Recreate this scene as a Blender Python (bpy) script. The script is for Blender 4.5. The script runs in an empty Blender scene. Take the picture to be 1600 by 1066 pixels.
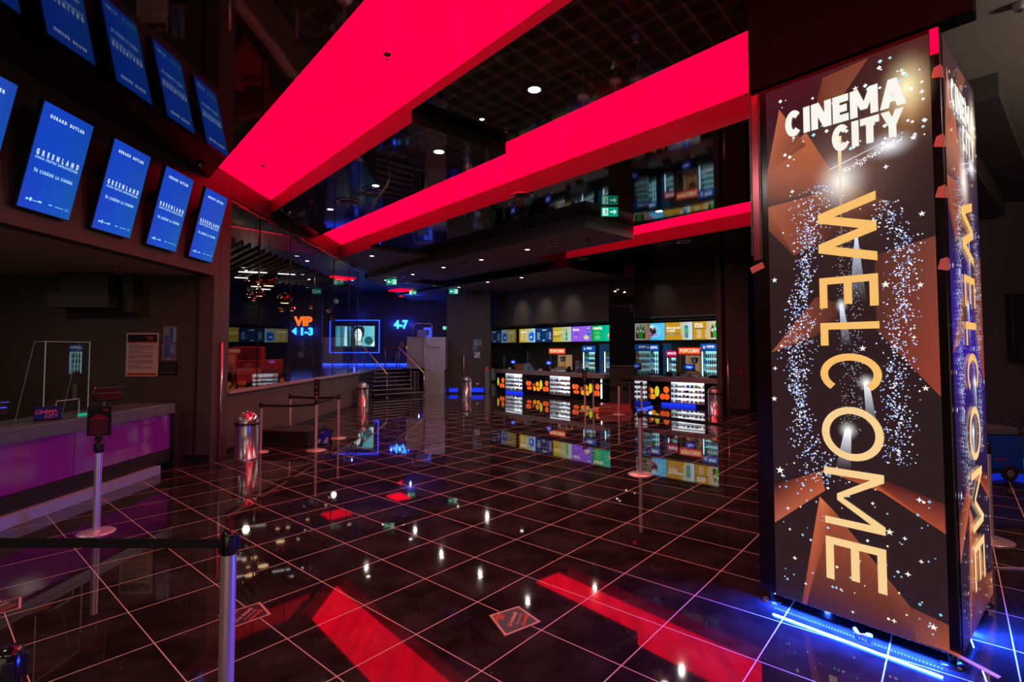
import bpy, math, random
from mathutils import Vector, Matrix
random.seed(7)
SC = bpy.context.scene
COL = SC.collection
# ------------------------------------------------------------------ camera
cam_data = bpy.data.cameras.new('camera')
cam = bpy.data.objects.new('camera', cam_data)
COL.objects.link(cam)
cam.location = (0, 0, 1.92)
cam.rotation_euler = (math.radians(90 + 2.368), math.radians(0.0), 0)
cam_data.sensor_fit = 'HORIZONTAL'
cam_data.sensor_width = 36.0
cam_data.lens = 806.9 / 1600 * 36.0
cam_data.shift_x = (800 - 794.0) / 1600
cam_data.shift_y = (513.45 - 533.0) / 1600
cam_data.clip_start = 0.05
cam_data.clip_end = 200
SC.camera = cam
# ------------------------------------------------------------------ world and exposure
w = bpy.data.worlds.new('world'); SC.world = w; w.use_nodes = True
w.node_tree.nodes['Background'].inputs[0].default_value = (0.01, 0.01, 0.013, 1)
w.node_tree.nodes['Background'].inputs[1].default_value = 0.2
SC.view_settings.view_transform = 'Standard'
SC.view_settings.look = 'None'
SC.view_settings.exposure = 0.0
SC.view_settings.gamma = 1.0
SC.view_settings.use_curve_mapping = False
SC.cycles.max_bounces = 8
SC.cycles.glossy_bounces = 5
SC.cycles.diffuse_bounces = 3
SC.cycles.transmission_bounces = 8
SC.cycles.transparent_max_bounces = 16
SC.cycles.caustics_reflective = False
SC.cycles.caustics_refractive = False
SC.cycles.sample_clamp_indirect = 4.0
SC.cycles.sample_clamp_direct = 0.0
SC.cycles.blur_glossy = 0.5


def hang(ob):
    COL.objects.link(ob); return ob


def lamp(name, kind, loc, power, color=(1, 1, 1), size=0.2, target=None, spot=60, blend=0.6, size_y=None, parent=None):
    d = bpy.data.lights.new(name, kind)
    d.energy = power; d.color = color
    if kind == 'AREA':
        d.size = size
        if size_y: d.shape = 'RECTANGLE'; d.size_y = size_y
        else: d.shape = 'DISK'
    elif kind == 'SPOT':
        d.spot_size = math.radians(spot); d.spot_blend = blend; d.shadow_soft_size = size
    else:
        d.shadow_soft_size = size
    o = bpy.data.objects.new(name, d); COL.objects.link(o)
    o.location = loc
    t = Vector(target) - Vector(loc) if target else Vector((0, 0, -1))
    o.rotation_euler = t.to_track_quat('-Z', 'Y').to_euler()
    if parent: o.parent = parent
    return o


# lobby downlights, plus unseen ones added for white fill, mostly around the camera
WARM = (1.0, 0.86, 0.74)
for x, y, z, p in ((-3.2, -2.5, 4.80, 46), (0.2, -1.6, 4.80, 46), (3.2, -2.0, 4.80, 40), (5.6, 2.2, 4.52, 40),
                   (0.295, 5.739, 4.98, 46), (-1.03, 7.6, 4.80, 36), (0.25, 8.6, 4.76, 30), (6.6, 4.4, 4.30, 20),
                   (-4.29, 15.9, 4.70, 22), (-0.8, 15.0, 4.50, 40), (0.5, 13.4, 4.50, 36), (3.6, 11.0, 4.76, 42),
                   (-2.1, 16.5, 4.50, 40), (-3.3, 18.6, 4.50, 34), (-0.8, 20.0, 4.50, 44), (2.4, 14.6, 4.70, 34),
                   (-3.3, 2.2, 4.83, 30)):
    lamp('downlight_and_fill_lamp', 'AREA', (x, y, z - 0.03), p * 0.62, WARM, 0.07)
    # the seen ones have a bright fitting further down, the added ones none
for x, y in ((-7.45, 7.0), (-6.7, 5.0), (-7.6, 3.2)):
    lamp('niche_lamp', 'AREA', (x, y, 3.19), 7, WARM, 0.08)
# uplight added out of view on the right, to brighten the grey ceiling
lamp('added_uplight_lamp', 'AREA', (5.9, 2.2, 3.62), 110, WARM, 0.9, target=(5.9, 2.6, 5.0), size_y=0.3)


# ------------------------------------------------------------------ materials
def srgb(r, g, b):
    f = lambda c: (c / 255 / 12.92) if c / 255 <= 0.04045 else ((c / 255 + 0.055) / 1.055) ** 2.4
    return (f(r), f(g), f(b), 1.0)


def mat(name, base=(0.5, 0.5, 0.5), rough=0.5, metal=0.0, ior=1.5, emis=None, es=0.0, noise=0.0, nscale=20, bump=0.0, bscale=60,
        rnoise=0.0, trans=0.0, coat=0.0, alpha=1.0):
    m = bpy.data.materials.new(name); m.use_nodes = True
    nt = m.node_tree; b = nt.nodes['Principled BSDF']
    base = tuple(base) + ((1,) if len(base) == 3 else ())
    b.inputs['Base Color'].default_value = base
    b.inputs['Roughness'].default_value = rough
    b.inputs['Metallic'].default_value = metal
    b.inputs['IOR'].default_value = ior
    b.inputs['Transmission Weight'].default_value = trans
    b.inputs['Coat Weight'].default_value = coat
    if emis is not None:
        b.inputs['Emission Color'].default_value = tuple(emis) + ((1,) if len(emis) == 3 else ())
        b.inputs['Emission Strength'].default_value = es
    if noise or bump or rnoise:
        tc = nt.nodes.new('ShaderNodeTexCoord')
        n = nt.nodes.new('ShaderNodeTexNoise'); n.inputs['Scale'].default_value = nscale; n.inputs['Detail'].default_value = 4
        nt.links.new(tc.outputs['Object'], n.inputs['Vector'])
        if noise:
            mp = nt.nodes.new('ShaderNodeMapRange')
            mp.inputs['To Min'].default_value = 1 - noise; mp.inputs['To Max'].default_value = 1 + noise
            nt.links.new(n.outputs['Fac'], mp.inputs['Value'])
            mx = nt.nodes.new('ShaderNodeMix'); mx.data_type = 'RGBA'; mx.blend_type = 'MULTIPLY'
            mx.inputs['Factor'].default_value = 1.0
            mx.inputs[6].default_value = base
            nt.links.new(mp.outputs['Result'], mx.inputs[7])
            nt.links.new(mx.outputs[2], b.inputs['Base Color'])
        if rnoise:
            mr = nt.nodes.new('ShaderNodeMapRange')
            mr.inputs['From Min'].default_value = 0.3; mr.inputs['From Max'].default_value = 0.7
            mr.inputs['To Min'].default_value = max(0, rough - rnoise); mr.inputs['To Max'].default_value = rough + rnoise
            nt.links.new(n.outputs['Fac'], mr.inputs['Value'])
            nt.links.new(mr.outputs['Result'], b.inputs['Roughness'])
        if bump:
            n2 = nt.nodes.new('ShaderNodeTexNoise'); n2.inputs['Scale'].default_value = bscale; n2.inputs['Detail'].default_value = 3
            nt.links.new(tc.outputs['Object'], n2.inputs['Vector'])
            bm = nt.nodes.new('ShaderNodeBump'); bm.inputs['Strength'].default_value = bump; bm.inputs['Distance'].default_value = 0.01
            nt.links.new(n2.outputs['Fac'], bm.inputs['Height'])
            nt.links.new(bm.outputs['Normal'], b.inputs['Normal'])
    return m


def emat(name, color, strength, sampling='AUTO'):
    m = bpy.data.materials.new(name); m.use_nodes = True
    nt = m.node_tree; nt.nodes.clear()
    o = nt.nodes.new('ShaderNodeOutputMaterial'); e = nt.nodes.new('ShaderNodeEmission')
    e.inputs[0].default_value = tuple(color) + ((1,) if len(color) == 3 else ()); e.inputs[1].default_value = strength
    nt.links.new(e.outputs[0], o.inputs[0])
    m.cycles.emission_sampling = sampling
    return m


def attr_mat(name, mode, strength=1.0, sampling='NONE', rough=0.4, dots=0.0):
    m = bpy.data.materials.new(name); m.use_nodes = True
    nt = m.node_tree
    b = nt.nodes['Principled BSDF']
    a = nt.nodes.new('ShaderNodeAttribute'); a.attribute_name = 'Col'
    if mode == 'emit':
        b.inputs['Base Color'].default_value = (0.01, 0.01, 0.01, 1)
        b.inputs['Roughness'].default_value = 0.25
        src = a.outputs['Color']
        if dots:  # LED pixel pitch of the tower screens
            tc = nt.nodes.new('ShaderNodeTexCoord')
            vo = nt.nodes.new('ShaderNodeTexVoronoi'); vo.inputs['Scale'].default_value = 110; vo.inputs['Randomness'].default_value = 0.0
            nt.links.new(tc.outputs['Object'], vo.inputs['Vector'])
            mr = nt.nodes.new('ShaderNodeMapRange'); mr.inputs['From Min'].default_value = 0.2; mr.inputs['From Max'].default_value = 0.75
            mr.inputs['To Min'].default_value = 1.0 + dots; mr.inputs['To Max'].default_value = 1.0 - dots
            nt.links.new(vo.outputs['Distance'], mr.inputs['Value'])
            mx = nt.nodes.new('ShaderNodeMix'); mx.data_type = 'RGBA'; mx.blend_type = 'MULTIPLY'; mx.inputs['Factor'].default_value = 1.0
            nt.links.new(src, mx.inputs[6]); nt.links.new(mr.outputs['Result'], mx.inputs[7])
            src = mx.outputs[2]
        nt.links.new(src, b.inputs['Emission Color'])
        b.inputs['Emission Strength'].default_value = strength
        if dots: nt.links.new(a.outputs['Alpha'], b.inputs['Alpha'])
    else:
        nt.links.new(a.outputs['Color'], b.inputs['Base Color'])
        b.inputs['Roughness'].default_value = rough
    m.cycles.emission_sampling = sampling
    return m


def glass_mat(name, tint=(1, 1, 1), f0=0.04, rough=0.0, boost=1.0):
    """thin clear sheet: see-through with a Schlick mirror layer on both faces"""
    m = bpy.data.materials.new(name); m.use_nodes = True
    nt = m.node_tree; nt.nodes.clear()
    o = nt.nodes.new('ShaderNodeOutputMaterial')
    t = nt.nodes.new('ShaderNodeBsdfTransparent'); t.inputs[0].default_value = tuple(tint) + (1,)
    g = nt.nodes.new('ShaderNodeBsdfGlossy'); g.inputs['Roughness'].default_value = rough
    lw = nt.nodes.new('ShaderNodeLayerWeight'); lw.inputs['Blend'].default_value = 0.5
    pw = nt.nodes.new('ShaderNodeMath'); pw.operation = 'POWER'; pw.inputs[1].default_value = 5
    ma = nt.nodes.new('ShaderNodeMath'); ma.operation = 'MULTIPLY_ADD'; ma.inputs[1].default_value = (1 - f0) * boost; ma.inputs[2].default_value = f0 * boost; ma.use_clamp = True
    mx = nt.nodes.new('ShaderNodeMixShader')
    nt.links.new(lw.outputs['Facing'], pw.inputs[0]); nt.links.new(pw.outputs[0], ma.inputs[0])
    nt.links.new(ma.outputs[0], mx.inputs[0]); nt.links.new(t.outputs[0], mx.inputs[1]); nt.links.new(g.outputs[0], mx.inputs[2])
    nt.links.new(mx.outputs[0], o.inputs[0])
    return m


M = {}
M['wall'] = mat('dark_plaster', (0.040, 0.034, 0.031), 0.7, noise=0.12, nscale=3, bump=0.12, bscale=180)
M['wall_fab'] = mat('charcoal_wall', (0.058, 0.048, 0.043), 0.75, noise=0.1, nscale=4, bump=0.1, bscale=150)
M['fascia'] = mat('fascia_paint', (0.075, 0.055, 0.062), 0.6, noise=0.08, nscale=2)
M['low_wall'] = mat('low_wall_board', (0.10, 0.078, 0.070), 0.55, noise=0.08, nscale=3)
M['niche_ceil'] = mat('niche_ceiling_board', (0.48, 0.44, 0.38), 0.8, noise=0.05, nscale=4)
M['grey_ceil'] = mat('grey_ceiling_board', (0.22, 0.19, 0.16), 0.8, noise=0.05, nscale=4)
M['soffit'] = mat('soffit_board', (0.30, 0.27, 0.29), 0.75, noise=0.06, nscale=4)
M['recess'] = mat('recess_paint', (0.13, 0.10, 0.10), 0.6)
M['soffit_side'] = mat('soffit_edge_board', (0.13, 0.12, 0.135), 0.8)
M['board'] = mat('matt_board', (0.016, 0.013, 0.014), 0.95, ior=1.12, noise=0.1, nscale=5)
M['black'] = mat('matt_black', (0.012, 0.012, 0.013), 0.45)
M['blackgloss'] = mat('gloss_black', (0.006, 0.006, 0.007), 0.06, ior=1.6)
M['column_mirror'] = mat('black_mirror_glass', (0.004, 0.004, 0.005), 0.01, ior=3.4)
M['frame_black'] = mat('black_frame', (0.01, 0.01, 0.011), 0.18, ior=1.6)
M['chrome'] = mat('chrome', (0.70, 0.68, 0.70), 0.12, metal=0.9)
M['steel'] = mat('brushed_steel', (0.42, 0.42, 0.44), 0.30, metal=0.75)
M['steel_dark'] = mat('dull_steel', (0.16, 0.16, 0.17), 0.3, metal=0.8, rnoise=0.08, nscale=12)
M['rose'] = mat('satin_post_steel', (0.80, 0.66, 0.64), 0.30, metal=0.62)
M['belt'] = mat('black_webbing', (0.006, 0.006, 0.007), 0.8)
M['brass'] = mat('brass_handrail', (0.90, 0.62, 0.28), 0.4, metal=0.35)
M['copper'] = mat('smoked_copper_glass', (0.30, 0.13, 0.08), 0.03, metal=1)
M['sill'] = mat('pale_sill', (0.33, 0.28, 0.29), 0.4)
M['desk_top'] = mat('brushed_metal_worktop', (0.17, 0.20, 0.26), 0.33, metal=0.6)
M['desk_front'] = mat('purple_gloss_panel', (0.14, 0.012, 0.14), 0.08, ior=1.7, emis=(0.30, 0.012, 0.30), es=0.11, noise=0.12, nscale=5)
M['plinth'] = mat('satin_plinth', (0.34, 0.40, 0.54), 0.45, metal=0.25)
M['counter_top'] = mat('beige_worktop', (0.30, 0.25, 0.23), 0.45)
M['counter_body'] = mat('black_counter_body', (0.010, 0.010, 0.012), 0.12, ior=1.55)
M['white_plastic'] = mat('white_plastic', (0.6, 0.6, 0.6), 0.4)
M['grey_plastic'] = mat('grey_plastic', (0.12, 0.12, 0.13), 0.4)
M['blue_plastic'] = mat('blue_plastic', (0.01, 0.055, 0.42), 0.35)
M['rubber'] = mat('black_rubber', (0.01, 0.01, 0.01), 0.7)
M['red_fabric'] = mat('red_upholstery', (0.33, 0.010, 0.022), 0.75, bump=0.2, bscale=200)
M['wood'] = mat('brown_wood', (0.16, 0.07, 0.035), 0.4, noise=0.25, nscale=6)
M['cardboard'] = mat('brown_crate', (0.35, 0.12, 0.05), 0.6, noise=0.15)
M['slat'] = mat('slatted_wood', (0.085, 0.055, 0.048), 0.5, noise=0.15, nscale=5)
M['red_paint'] = mat('glossy_red_paint', (0.33, 0.02, 0.03), 0.2)
M['amber_tape'] = mat('masking_tape', (0.80, 0.50, 0.40), 0.6)
M['stair'] = mat('black_stair_granite', (0.012, 0.012, 0.013), 0.12, ior=1.55, noise=0.3, nscale=30)
M['nosing'] = mat('steel_nosing', (0.5, 0.5, 0.52), 0.4, metal=0.3)
M['upfloor'] = mat('dark_upper_floor', (0.03, 0.028, 0.03), 0.2)
M['blue_dark'] = mat('blue_black_paint', (0.045, 0.045, 0.06), 0.55)
M['glass'] = glass_mat('clear_glass', (0.95, 0.96, 0.97), 0.04, boost=1.0)
M['acrylic'] = glass_mat('acrylic', (0.95, 0.97, 0.97), 0.05, boost=1.6)
M['pink_film'] = mat('pink_reflective_film', (0.65, 0.16, 0.22), 0.22, metal=0.8)
M['rear_fill'] = emat('rear_fill_glow', (1.0, 0.80, 0.62), 0.9)  # glow of the fill panels added behind the camera
M['blue_glow'] = emat('blue_led', (0.012, 0.055, 1.0), 3.2)
M['blue_glow_soft'] = emat('blue_glow_box', (0.012, 0.04, 1.0), 1.0)
M['blue_white'] = emat('blue_led_dots', (0.12, 0.30, 1.0), 16)
M['cyan_emit'] = emat('cyan_letters', (0.04, 0.42, 1.0), 3.0)
M['orange_emit'] = emat('orange_letters', (1.0, 0.17, 0.02), 1.6)
M['spot_emit'] = emat('downlight_glow', (1.0, 0.93, 0.85), 9, 'NONE')
M['tube_emit'] = emat('linear_light_glow', (1.0, 0.9, 0.85), 2.2, 'NONE')
M['warm_emit'] = emat('warm_bulb', (1.0, 0.62, 0.3), 4, 'NONE')
M['case_emit'] = emat('case_backlight', (0.85, 0.93, 1.0), 2.4)
M['fridge_emit'] = emat('fridge_light', (0.55, 0.9, 1.0), 3.0)
M['fridge_pale'] = emat('fridge_backlight', (0.28, 0.66, 0.72), 1.7)
M['popcorn_emit'] = emat('popcorn_light', (1.0, 0.52, 0.22), 0.34)
M['col_emit1'] = attr_mat('display_content', 'emit', 1.0)
M['col_tower'] = attr_mat('led_wall_content', 'emit', 1.12, 'AUTO', dots=0.28)
M['col_menu'] = attr_mat('menu_content', 'emit', 1.0, 'AUTO')
M['col_paint'] = attr_mat('printed_sheet', 'paint', rough=0.35)
M['col_matt'] = attr_mat('printed_vinyl', 'paint', rough=0.5)
M['tv_bezel'] = mat('tv_bezel', (0.008, 0.008, 0.01), 0.3)


def lum_mat():
    """Back-lit stretch ceiling: red glow with soft tube banding."""
    m = bpy.data.materials.new('luminous_red_ceiling'); m.use_nodes = True
    nt = m.node_tree; nt.nodes.clear()
    o = nt.nodes.new('ShaderNodeOutputMaterial'); e = nt.nodes.new('ShaderNodeEmission')
    tc = nt.nodes.new('ShaderNodeTexCoord')
    mp = nt.nodes.new('ShaderNodeMapping'); mp.inputs['Rotation'].default_value = (0, 0, math.radians(49)); mp.inputs['Scale'].default_value = (3.2, 0.5, 1)
    n = nt.nodes.new('ShaderNodeTexNoise'); n.inputs['Scale'].default_value = 1.3
    r = nt.nodes.new('ShaderNodeMapRange'); r.inputs['From Min'].default_value = 0.35; r.inputs['From Max'].default_value = 0.65
    r.inputs['To Min'].default_value = 2.9; r.inputs['To Max'].default_value = 4.0
    nt.links.new(tc.outputs['Object'], mp.inputs[0]); nt.links.new(mp.outputs[0], n.inputs['Vector'])
    nt.links.new(n.outputs['Fac'], r.inputs['Value'])
    e.inputs[0].default_value = (1.0, 0.0, 0.020, 1)
    nt.links.new(r.outputs['Result'], e.inputs[1]); nt.links.new(e.outputs[0], o.inputs[0])
    return m


M['lum'] = lum_mat()


def mirror_ceiling():
    m = mat('black_stretch_ceiling', (0.005, 0.004, 0.005), 0.045, ior=2.3)
    nt = m.node_tree; b = nt.nodes['Principled BSDF']
    tc = nt.nodes.new('ShaderNodeTexCoord')
    n = nt.nodes.new('ShaderNodeTexNoise'); n.inputs['Scale'].default_value = 0.9; n.inputs['Detail'].default_value = 1
    nt.links.new(tc.outputs['Object'], n.inputs['Vector'])
    bp = nt.nodes.new('ShaderNodeBump'); bp.inputs['Strength'].default_value = 0.25; bp.inputs['Distance'].default_value = 0.012
    nt.links.new(n.outputs['Fac'], bp.inputs['Height']); nt.links.new(bp.outputs['Normal'], b.inputs['Normal'])
    return m


M['mirror'] = mirror_ceiling()
GRID_ROT = math.radians(-40.725)  # direction of the tile grid


def floor_mat():
    m = bpy.data.materials.new('black_granite_tiles'); m.use_nodes = True
    nt = m.node_tree; N = nt.nodes; L = nt.links
    b = N['Principled BSDF']
    tc = N.new('ShaderNodeTexCoord')
    mp = N.new('ShaderNodeMapping'); mp.vector_type = 'TEXTURE'
    mp.inputs['Location'].default_value = (-0.1594, 3.1717, 0)
    mp.inputs['Rotation'].default_value = (0, 0, -0.71078 * -1 * -1)
    L.new(tc.outputs['Object'], mp.inputs[0])
    sep = N.new('ShaderNodeSeparateXYZ'); L.new(mp.outputs[0], sep.inputs[0])
    # x runs across the B joints (0.6087 m), y across the A joints (0.5931 m)

    def math_(op, a, bb=None, c=None):
        n = N.new('ShaderNodeMath'); n.operation = op
        for i, v in enumerate((a, bb, c)):
            if v is None: continue
            if isinstance(v, (int, float)): n.inputs[i].default_value = v
            else: L.new(v, n.inputs[i])
        return n.outputs[0]

    def joint(coord, pitch, half):
        p = math_('DIVIDE', coord, pitch)
        fr = math_('FRACT', math_('ADD', p, 0.5))
        d = math_('ABSOLUTE', math_('SUBTRACT', fr, 0.5))
        return math_('LESS_THAN', math_('MULTIPLY', d, pitch), half)
    jx = joint(sep.outputs['X'], 0.6087, 0.0036)
    jy = joint(sep.outputs['Y'], 0.5931, 0.0032)
    # the expansion joint between two rows of tiles
    ex = math_('LESS_THAN', math_('ABSOLUTE', math_('SUBTRACT', sep.outputs['X'], 0.6087 * 4.53)), 0.0042)
    g = math_('MAXIMUM', math_('MAXIMUM', jx, jy), ex)
    # tile colour with veins, scuffs and quartz sparkles
    n1 = N.new('ShaderNodeTexNoise'); n1.inputs['Scale'].default_value = 2.2; n1.inputs['Detail'].default_value = 7; n1.inputs['Roughness'].default_value = 0.65
    L.new(tc.outputs['Object'], n1.inputs['Vector'])
    cr = N.new('ShaderNodeValToRGB')
    cr.color_ramp.elements[0].position = 0.42; cr.color_ramp.elements[0].color = (0.015, 0.010, 0.011, 1)
    cr.color_ramp.elements[1].position = 0.78; cr.color_ramp.elements[1].color = (0.055, 0.042, 0.045, 1)
    L.new(n1.outputs['Fac'], cr.inputs[0])
    vo = N.new('ShaderNodeTexVoronoi'); vo.inputs['Scale'].default_value = 9.0
    L.new(tc.outputs['Object'], vo.inputs['Vector'])
    sp = math_('LESS_THAN', vo.outputs['Distance'], 0.03)
    mx0 = N.new('ShaderNodeMix'); mx0.data_type = 'RGBA'
    L.new(sp, mx0.inputs['Factor']); L.new(cr.outputs[0], mx0.inputs[6]); mx0.inputs[7].default_value = (0.5, 0.45, 0.45, 1)
    mx = N.new('ShaderNodeMix'); mx.data_type = 'RGBA'
    L.new(g, mx.inputs['Factor']); L.new(mx0.outputs[2], mx.inputs[6]); mx.inputs[7].default_value = (0.72, 0.55, 0.50, 1)
    L.new(mx.outputs[2], b.inputs['Base Color'])
    n2 = N.new('ShaderNodeTexNoise'); n2.inputs['Scale'].default_value = 1.1; n2.inputs['Detail'].default_value = 8; n2.inputs['Roughness'].default_value = 0.7
    L.new(tc.outputs['Object'], n2.inputs['Vector'])
    mr = N.new('ShaderNodeMapRange'); mr.inputs['From Min'].default_value = 0.40; mr.inputs['From Max'].default_value = 0.75
    mr.inputs['To Min'].default_value = 0.02; mr.inputs['To Max'].default_value = 0.055
    L.new(n2.outputs['Fac'], mr.inputs['Value'])
    rg = math_('MAXIMUM', mr.outputs['Result'], math_('MULTIPLY', g, 0.7))
    L.new(rg, b.inputs['Roughness'])
    b.inputs['IOR'].default_value = 1.72
    bp = N.new('ShaderNodeBump'); bp.inputs['Strength'].default_value = 0.5; bp.inputs['Distance'].default_value = 0.001
    bp.invert = True
    L.new(g, bp.inputs['Height']); L.new(bp.outputs['Normal'], b.inputs['Normal'])
    return m


M['floor'] = floor_mat()


# ------------------------------------------------------------------ mesh builder
class MB:
    def __init__(self):
        self.v = []; self.f = []; self.mi = []; self.sm = []

    def _add(self, vs, fs, mi=0, smooth=False):
        b = len(self.v); self.v += [tuple(p) for p in vs]
        for f in fs:
            self.f.append(tuple(b + i for i in f)); self.mi.append(mi); self.sm.append(smooth)
        return self

    def box(self, x0, x1, y0, y1, z0, z1, mi=0):
        vs = [(x0, y0, z0), (x1, y0, z0), (x1, y1, z0), (x0, y1, z0), (x0, y0, z1), (x1, y0, z1), (x1, y1, z1), (x0, y1, z1)]
        return self._add(vs, [(0, 3, 2, 1), (4, 5, 6, 7), (0, 1, 5, 4), (1, 2, 6, 5), (2, 3, 7, 6), (3, 0, 4, 7)], mi)

    def obox(self, c, size, rot=(0, 0, 0), mi=0):
        from mathutils import Euler
        R = Euler(rot).to_matrix(); sx, sy, sz = [s / 2 for s in size]
        vs = [Vector(c) + R @ Vector((a * sx, b * sy, d * sz)) for d in (-1, 1) for (a, b) in ((-1, -1), (1, -1), (1, 1), (-1, 1))]
        return self._add(vs, [(0, 3, 2, 1), (4, 5, 6, 7), (0, 1, 5, 4), (1, 2, 6, 5), (2, 3, 7, 6), (3, 0, 4, 7)], mi)

    def prism(self, poly, z0, z1, mi=0):
        n = len(poly)
        a = sum(poly[i][0] * poly[(i + 1) % n][1] - poly[(i + 1) % n][0] * poly[i][1] for i in range(n))
        if a < 0: poly = poly[::-1]
        vs = [(p[0], p[1], z0) for p in poly] + [(p[0], p[1], z1) for p in poly]
        fs = [tuple(range(n - 1, -1, -1)), tuple(range(n, 2 * n))] + [(i, (i + 1) % n, n + (i + 1) % n, n + i) for i in range(n)]
        return self._add(vs, fs, mi)

    def tube(self, pts, r, seg=12, mi=0, caps=True):
        pts = [Vector(p) for p in pts]
        rs = r if isinstance(r, (list, tuple)) else [r] * len(pts)
        rings = []; up = None
        for i, p in enumerate(pts):
            if i == 0: d = pts[1] - p
            elif i == len(pts) - 1: d = p - pts[-2]
            else: d = (pts[i + 1] - p).normalized() + (p - pts[i - 1]).normalized()
            d.normalize()
            if up is None:
                up = Vector((0, 0, 1)) if abs(d.z) < 0.9 else Vector((1, 0, 0))
            a = d.cross(up).normalized(); b = a.cross(d).normalized(); up = b
            rings.append([p + a * math.cos(2 * math.pi * k / seg) * rs[i] + b * math.sin(2 * math.pi * k / seg) * rs[i] for k in range(seg)])
        base = len(self.v); self.v += [tuple(q) for rg in rings for q in rg]
        for i in range(len(rings) - 1):
            for k in range(seg):
                k2 = (k + 1) % seg
                self.f.append((base + i * seg + k, base + i * seg + k2, base + (i + 1) * seg + k2, base + (i + 1) * seg + k)); self.mi.append(mi); self.sm.append(True)
        if caps:
            self.f.append(tuple(base + k for k in range(seg - 1, -1, -1))); self.mi.append(mi); self.sm.append(False)
            e = base + (len(rings) - 1) * seg
            self.f.append(tuple(e + k for k in range(seg))); self.mi.append(mi); self.sm.append(False)
        return self

    def lathe(self, prof, seg=32, c=(0, 0), mi=0):
        base = len(self.v)
        for r, z in prof:
            for k in range(seg):
                a = 2 * math.pi * k / seg
                self.v.append((c[0] + r * math.cos(a), c[1] + r * math.sin(a), z))
        for i in range(len(prof) - 1):
            for k in range(seg):
                k2 = (k + 1) % seg
                self.f.append((base + i * seg + k, base + i * seg + k2, base + (i + 1) * seg + k2, base + (i + 1) * seg + k)); self.mi.append(mi); self.sm.append(True)
        return self

    def quad(self, a, b, c, d, mi=0):
        return self._add([a, b, c, d], [(0, 1, 2, 3)], mi)

    def build(self, name, mats, parent=None, bevel=0.0, loc=(0, 0, 0), rotz=0.0, seg=2):
        me = bpy.data.meshes.new(name)
        me.from_pydata(self.v, [], self.f)
        if not isinstance(mats, (list, tuple)): mats = [mats]
        for m in mats: me.materials.append(m)
        for p, mi, s in zip(me.polygons, self.mi, self.sm):
            p.material_index = mi; p.use_smooth = s
        me.update()
        o = bpy.data.objects.new(name, me); COL.objects.link(o)
        o.location = loc; o.rotation_euler = (0, 0, rotz)
        if parent: o.parent = parent
        if bevel:
            b = o.modifiers.new('bevel', 'BEVEL'); b.width = bevel; b.segments = seg; b.limit_method = 'ANGLE'
        return o


def thing(name, label, cat, loc=(0, 0, 0), rotz=0.0, group=None):
    o = bpy.data.objects.new(name, None); COL.objects.link(o)
    o.empty_display_size = 0.1
    o.location = loc; o.rotation_euler = (0, 0, rotz)
    o['label'] = label; o['category'] = cat
    if group: o['group'] = group
    return o


def tag(o, label, cat, group=None):
    o['label'] = label; o['category'] = cat
    if group: o['group'] = group
    return o


def struct(o):
    o['kind'] = 'structure'; return o


def plab(o, label):
    o['label'] = label; return o


def dup(root, loc, rotz=None, label=None, group=None):
    r = root.copy(); COL.objects.link(r); r.location = loc
    if rotz is not None: r.rotation_euler = (0, 0, rotz)
    if label: r['label'] = label
    if group: r['group'] = group
    for ch in list(root.children):
        c = ch.copy(); COL.objects.link(c); c.parent = r
        for g in list(ch.children):
            d = g.copy(); COL.objects.link(d); d.parent = c
    return r


# ------------------------------------------------------------------ flat graphics (screens, sheets, signs)
def text_mesh(s, bold=0.0):
    cu = bpy.data.curves.new('t', 'FONT'); cu.body = s; cu.resolution_u = 3; cu.offset = bold
    cu.fill_mode = 'FRONT'
    ob = bpy.data.objects.new('t', cu); COL.objects.link(ob)
    dg = bpy.context.evaluated_depsgraph_get(); dg.update()
    me = bpy.data.meshes.new_from_object(ob.evaluated_get(dg))
    vs = [(v.co.x, v.co.y) for v in me.vertices]; fs = [tuple(p.vertices) for p in me.polygons]
    bpy.data.objects.remove(ob); bpy.data.curves.remove(cu); bpy.data.meshes.remove(me)
    return vs, fs


TCACHE = {}


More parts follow.
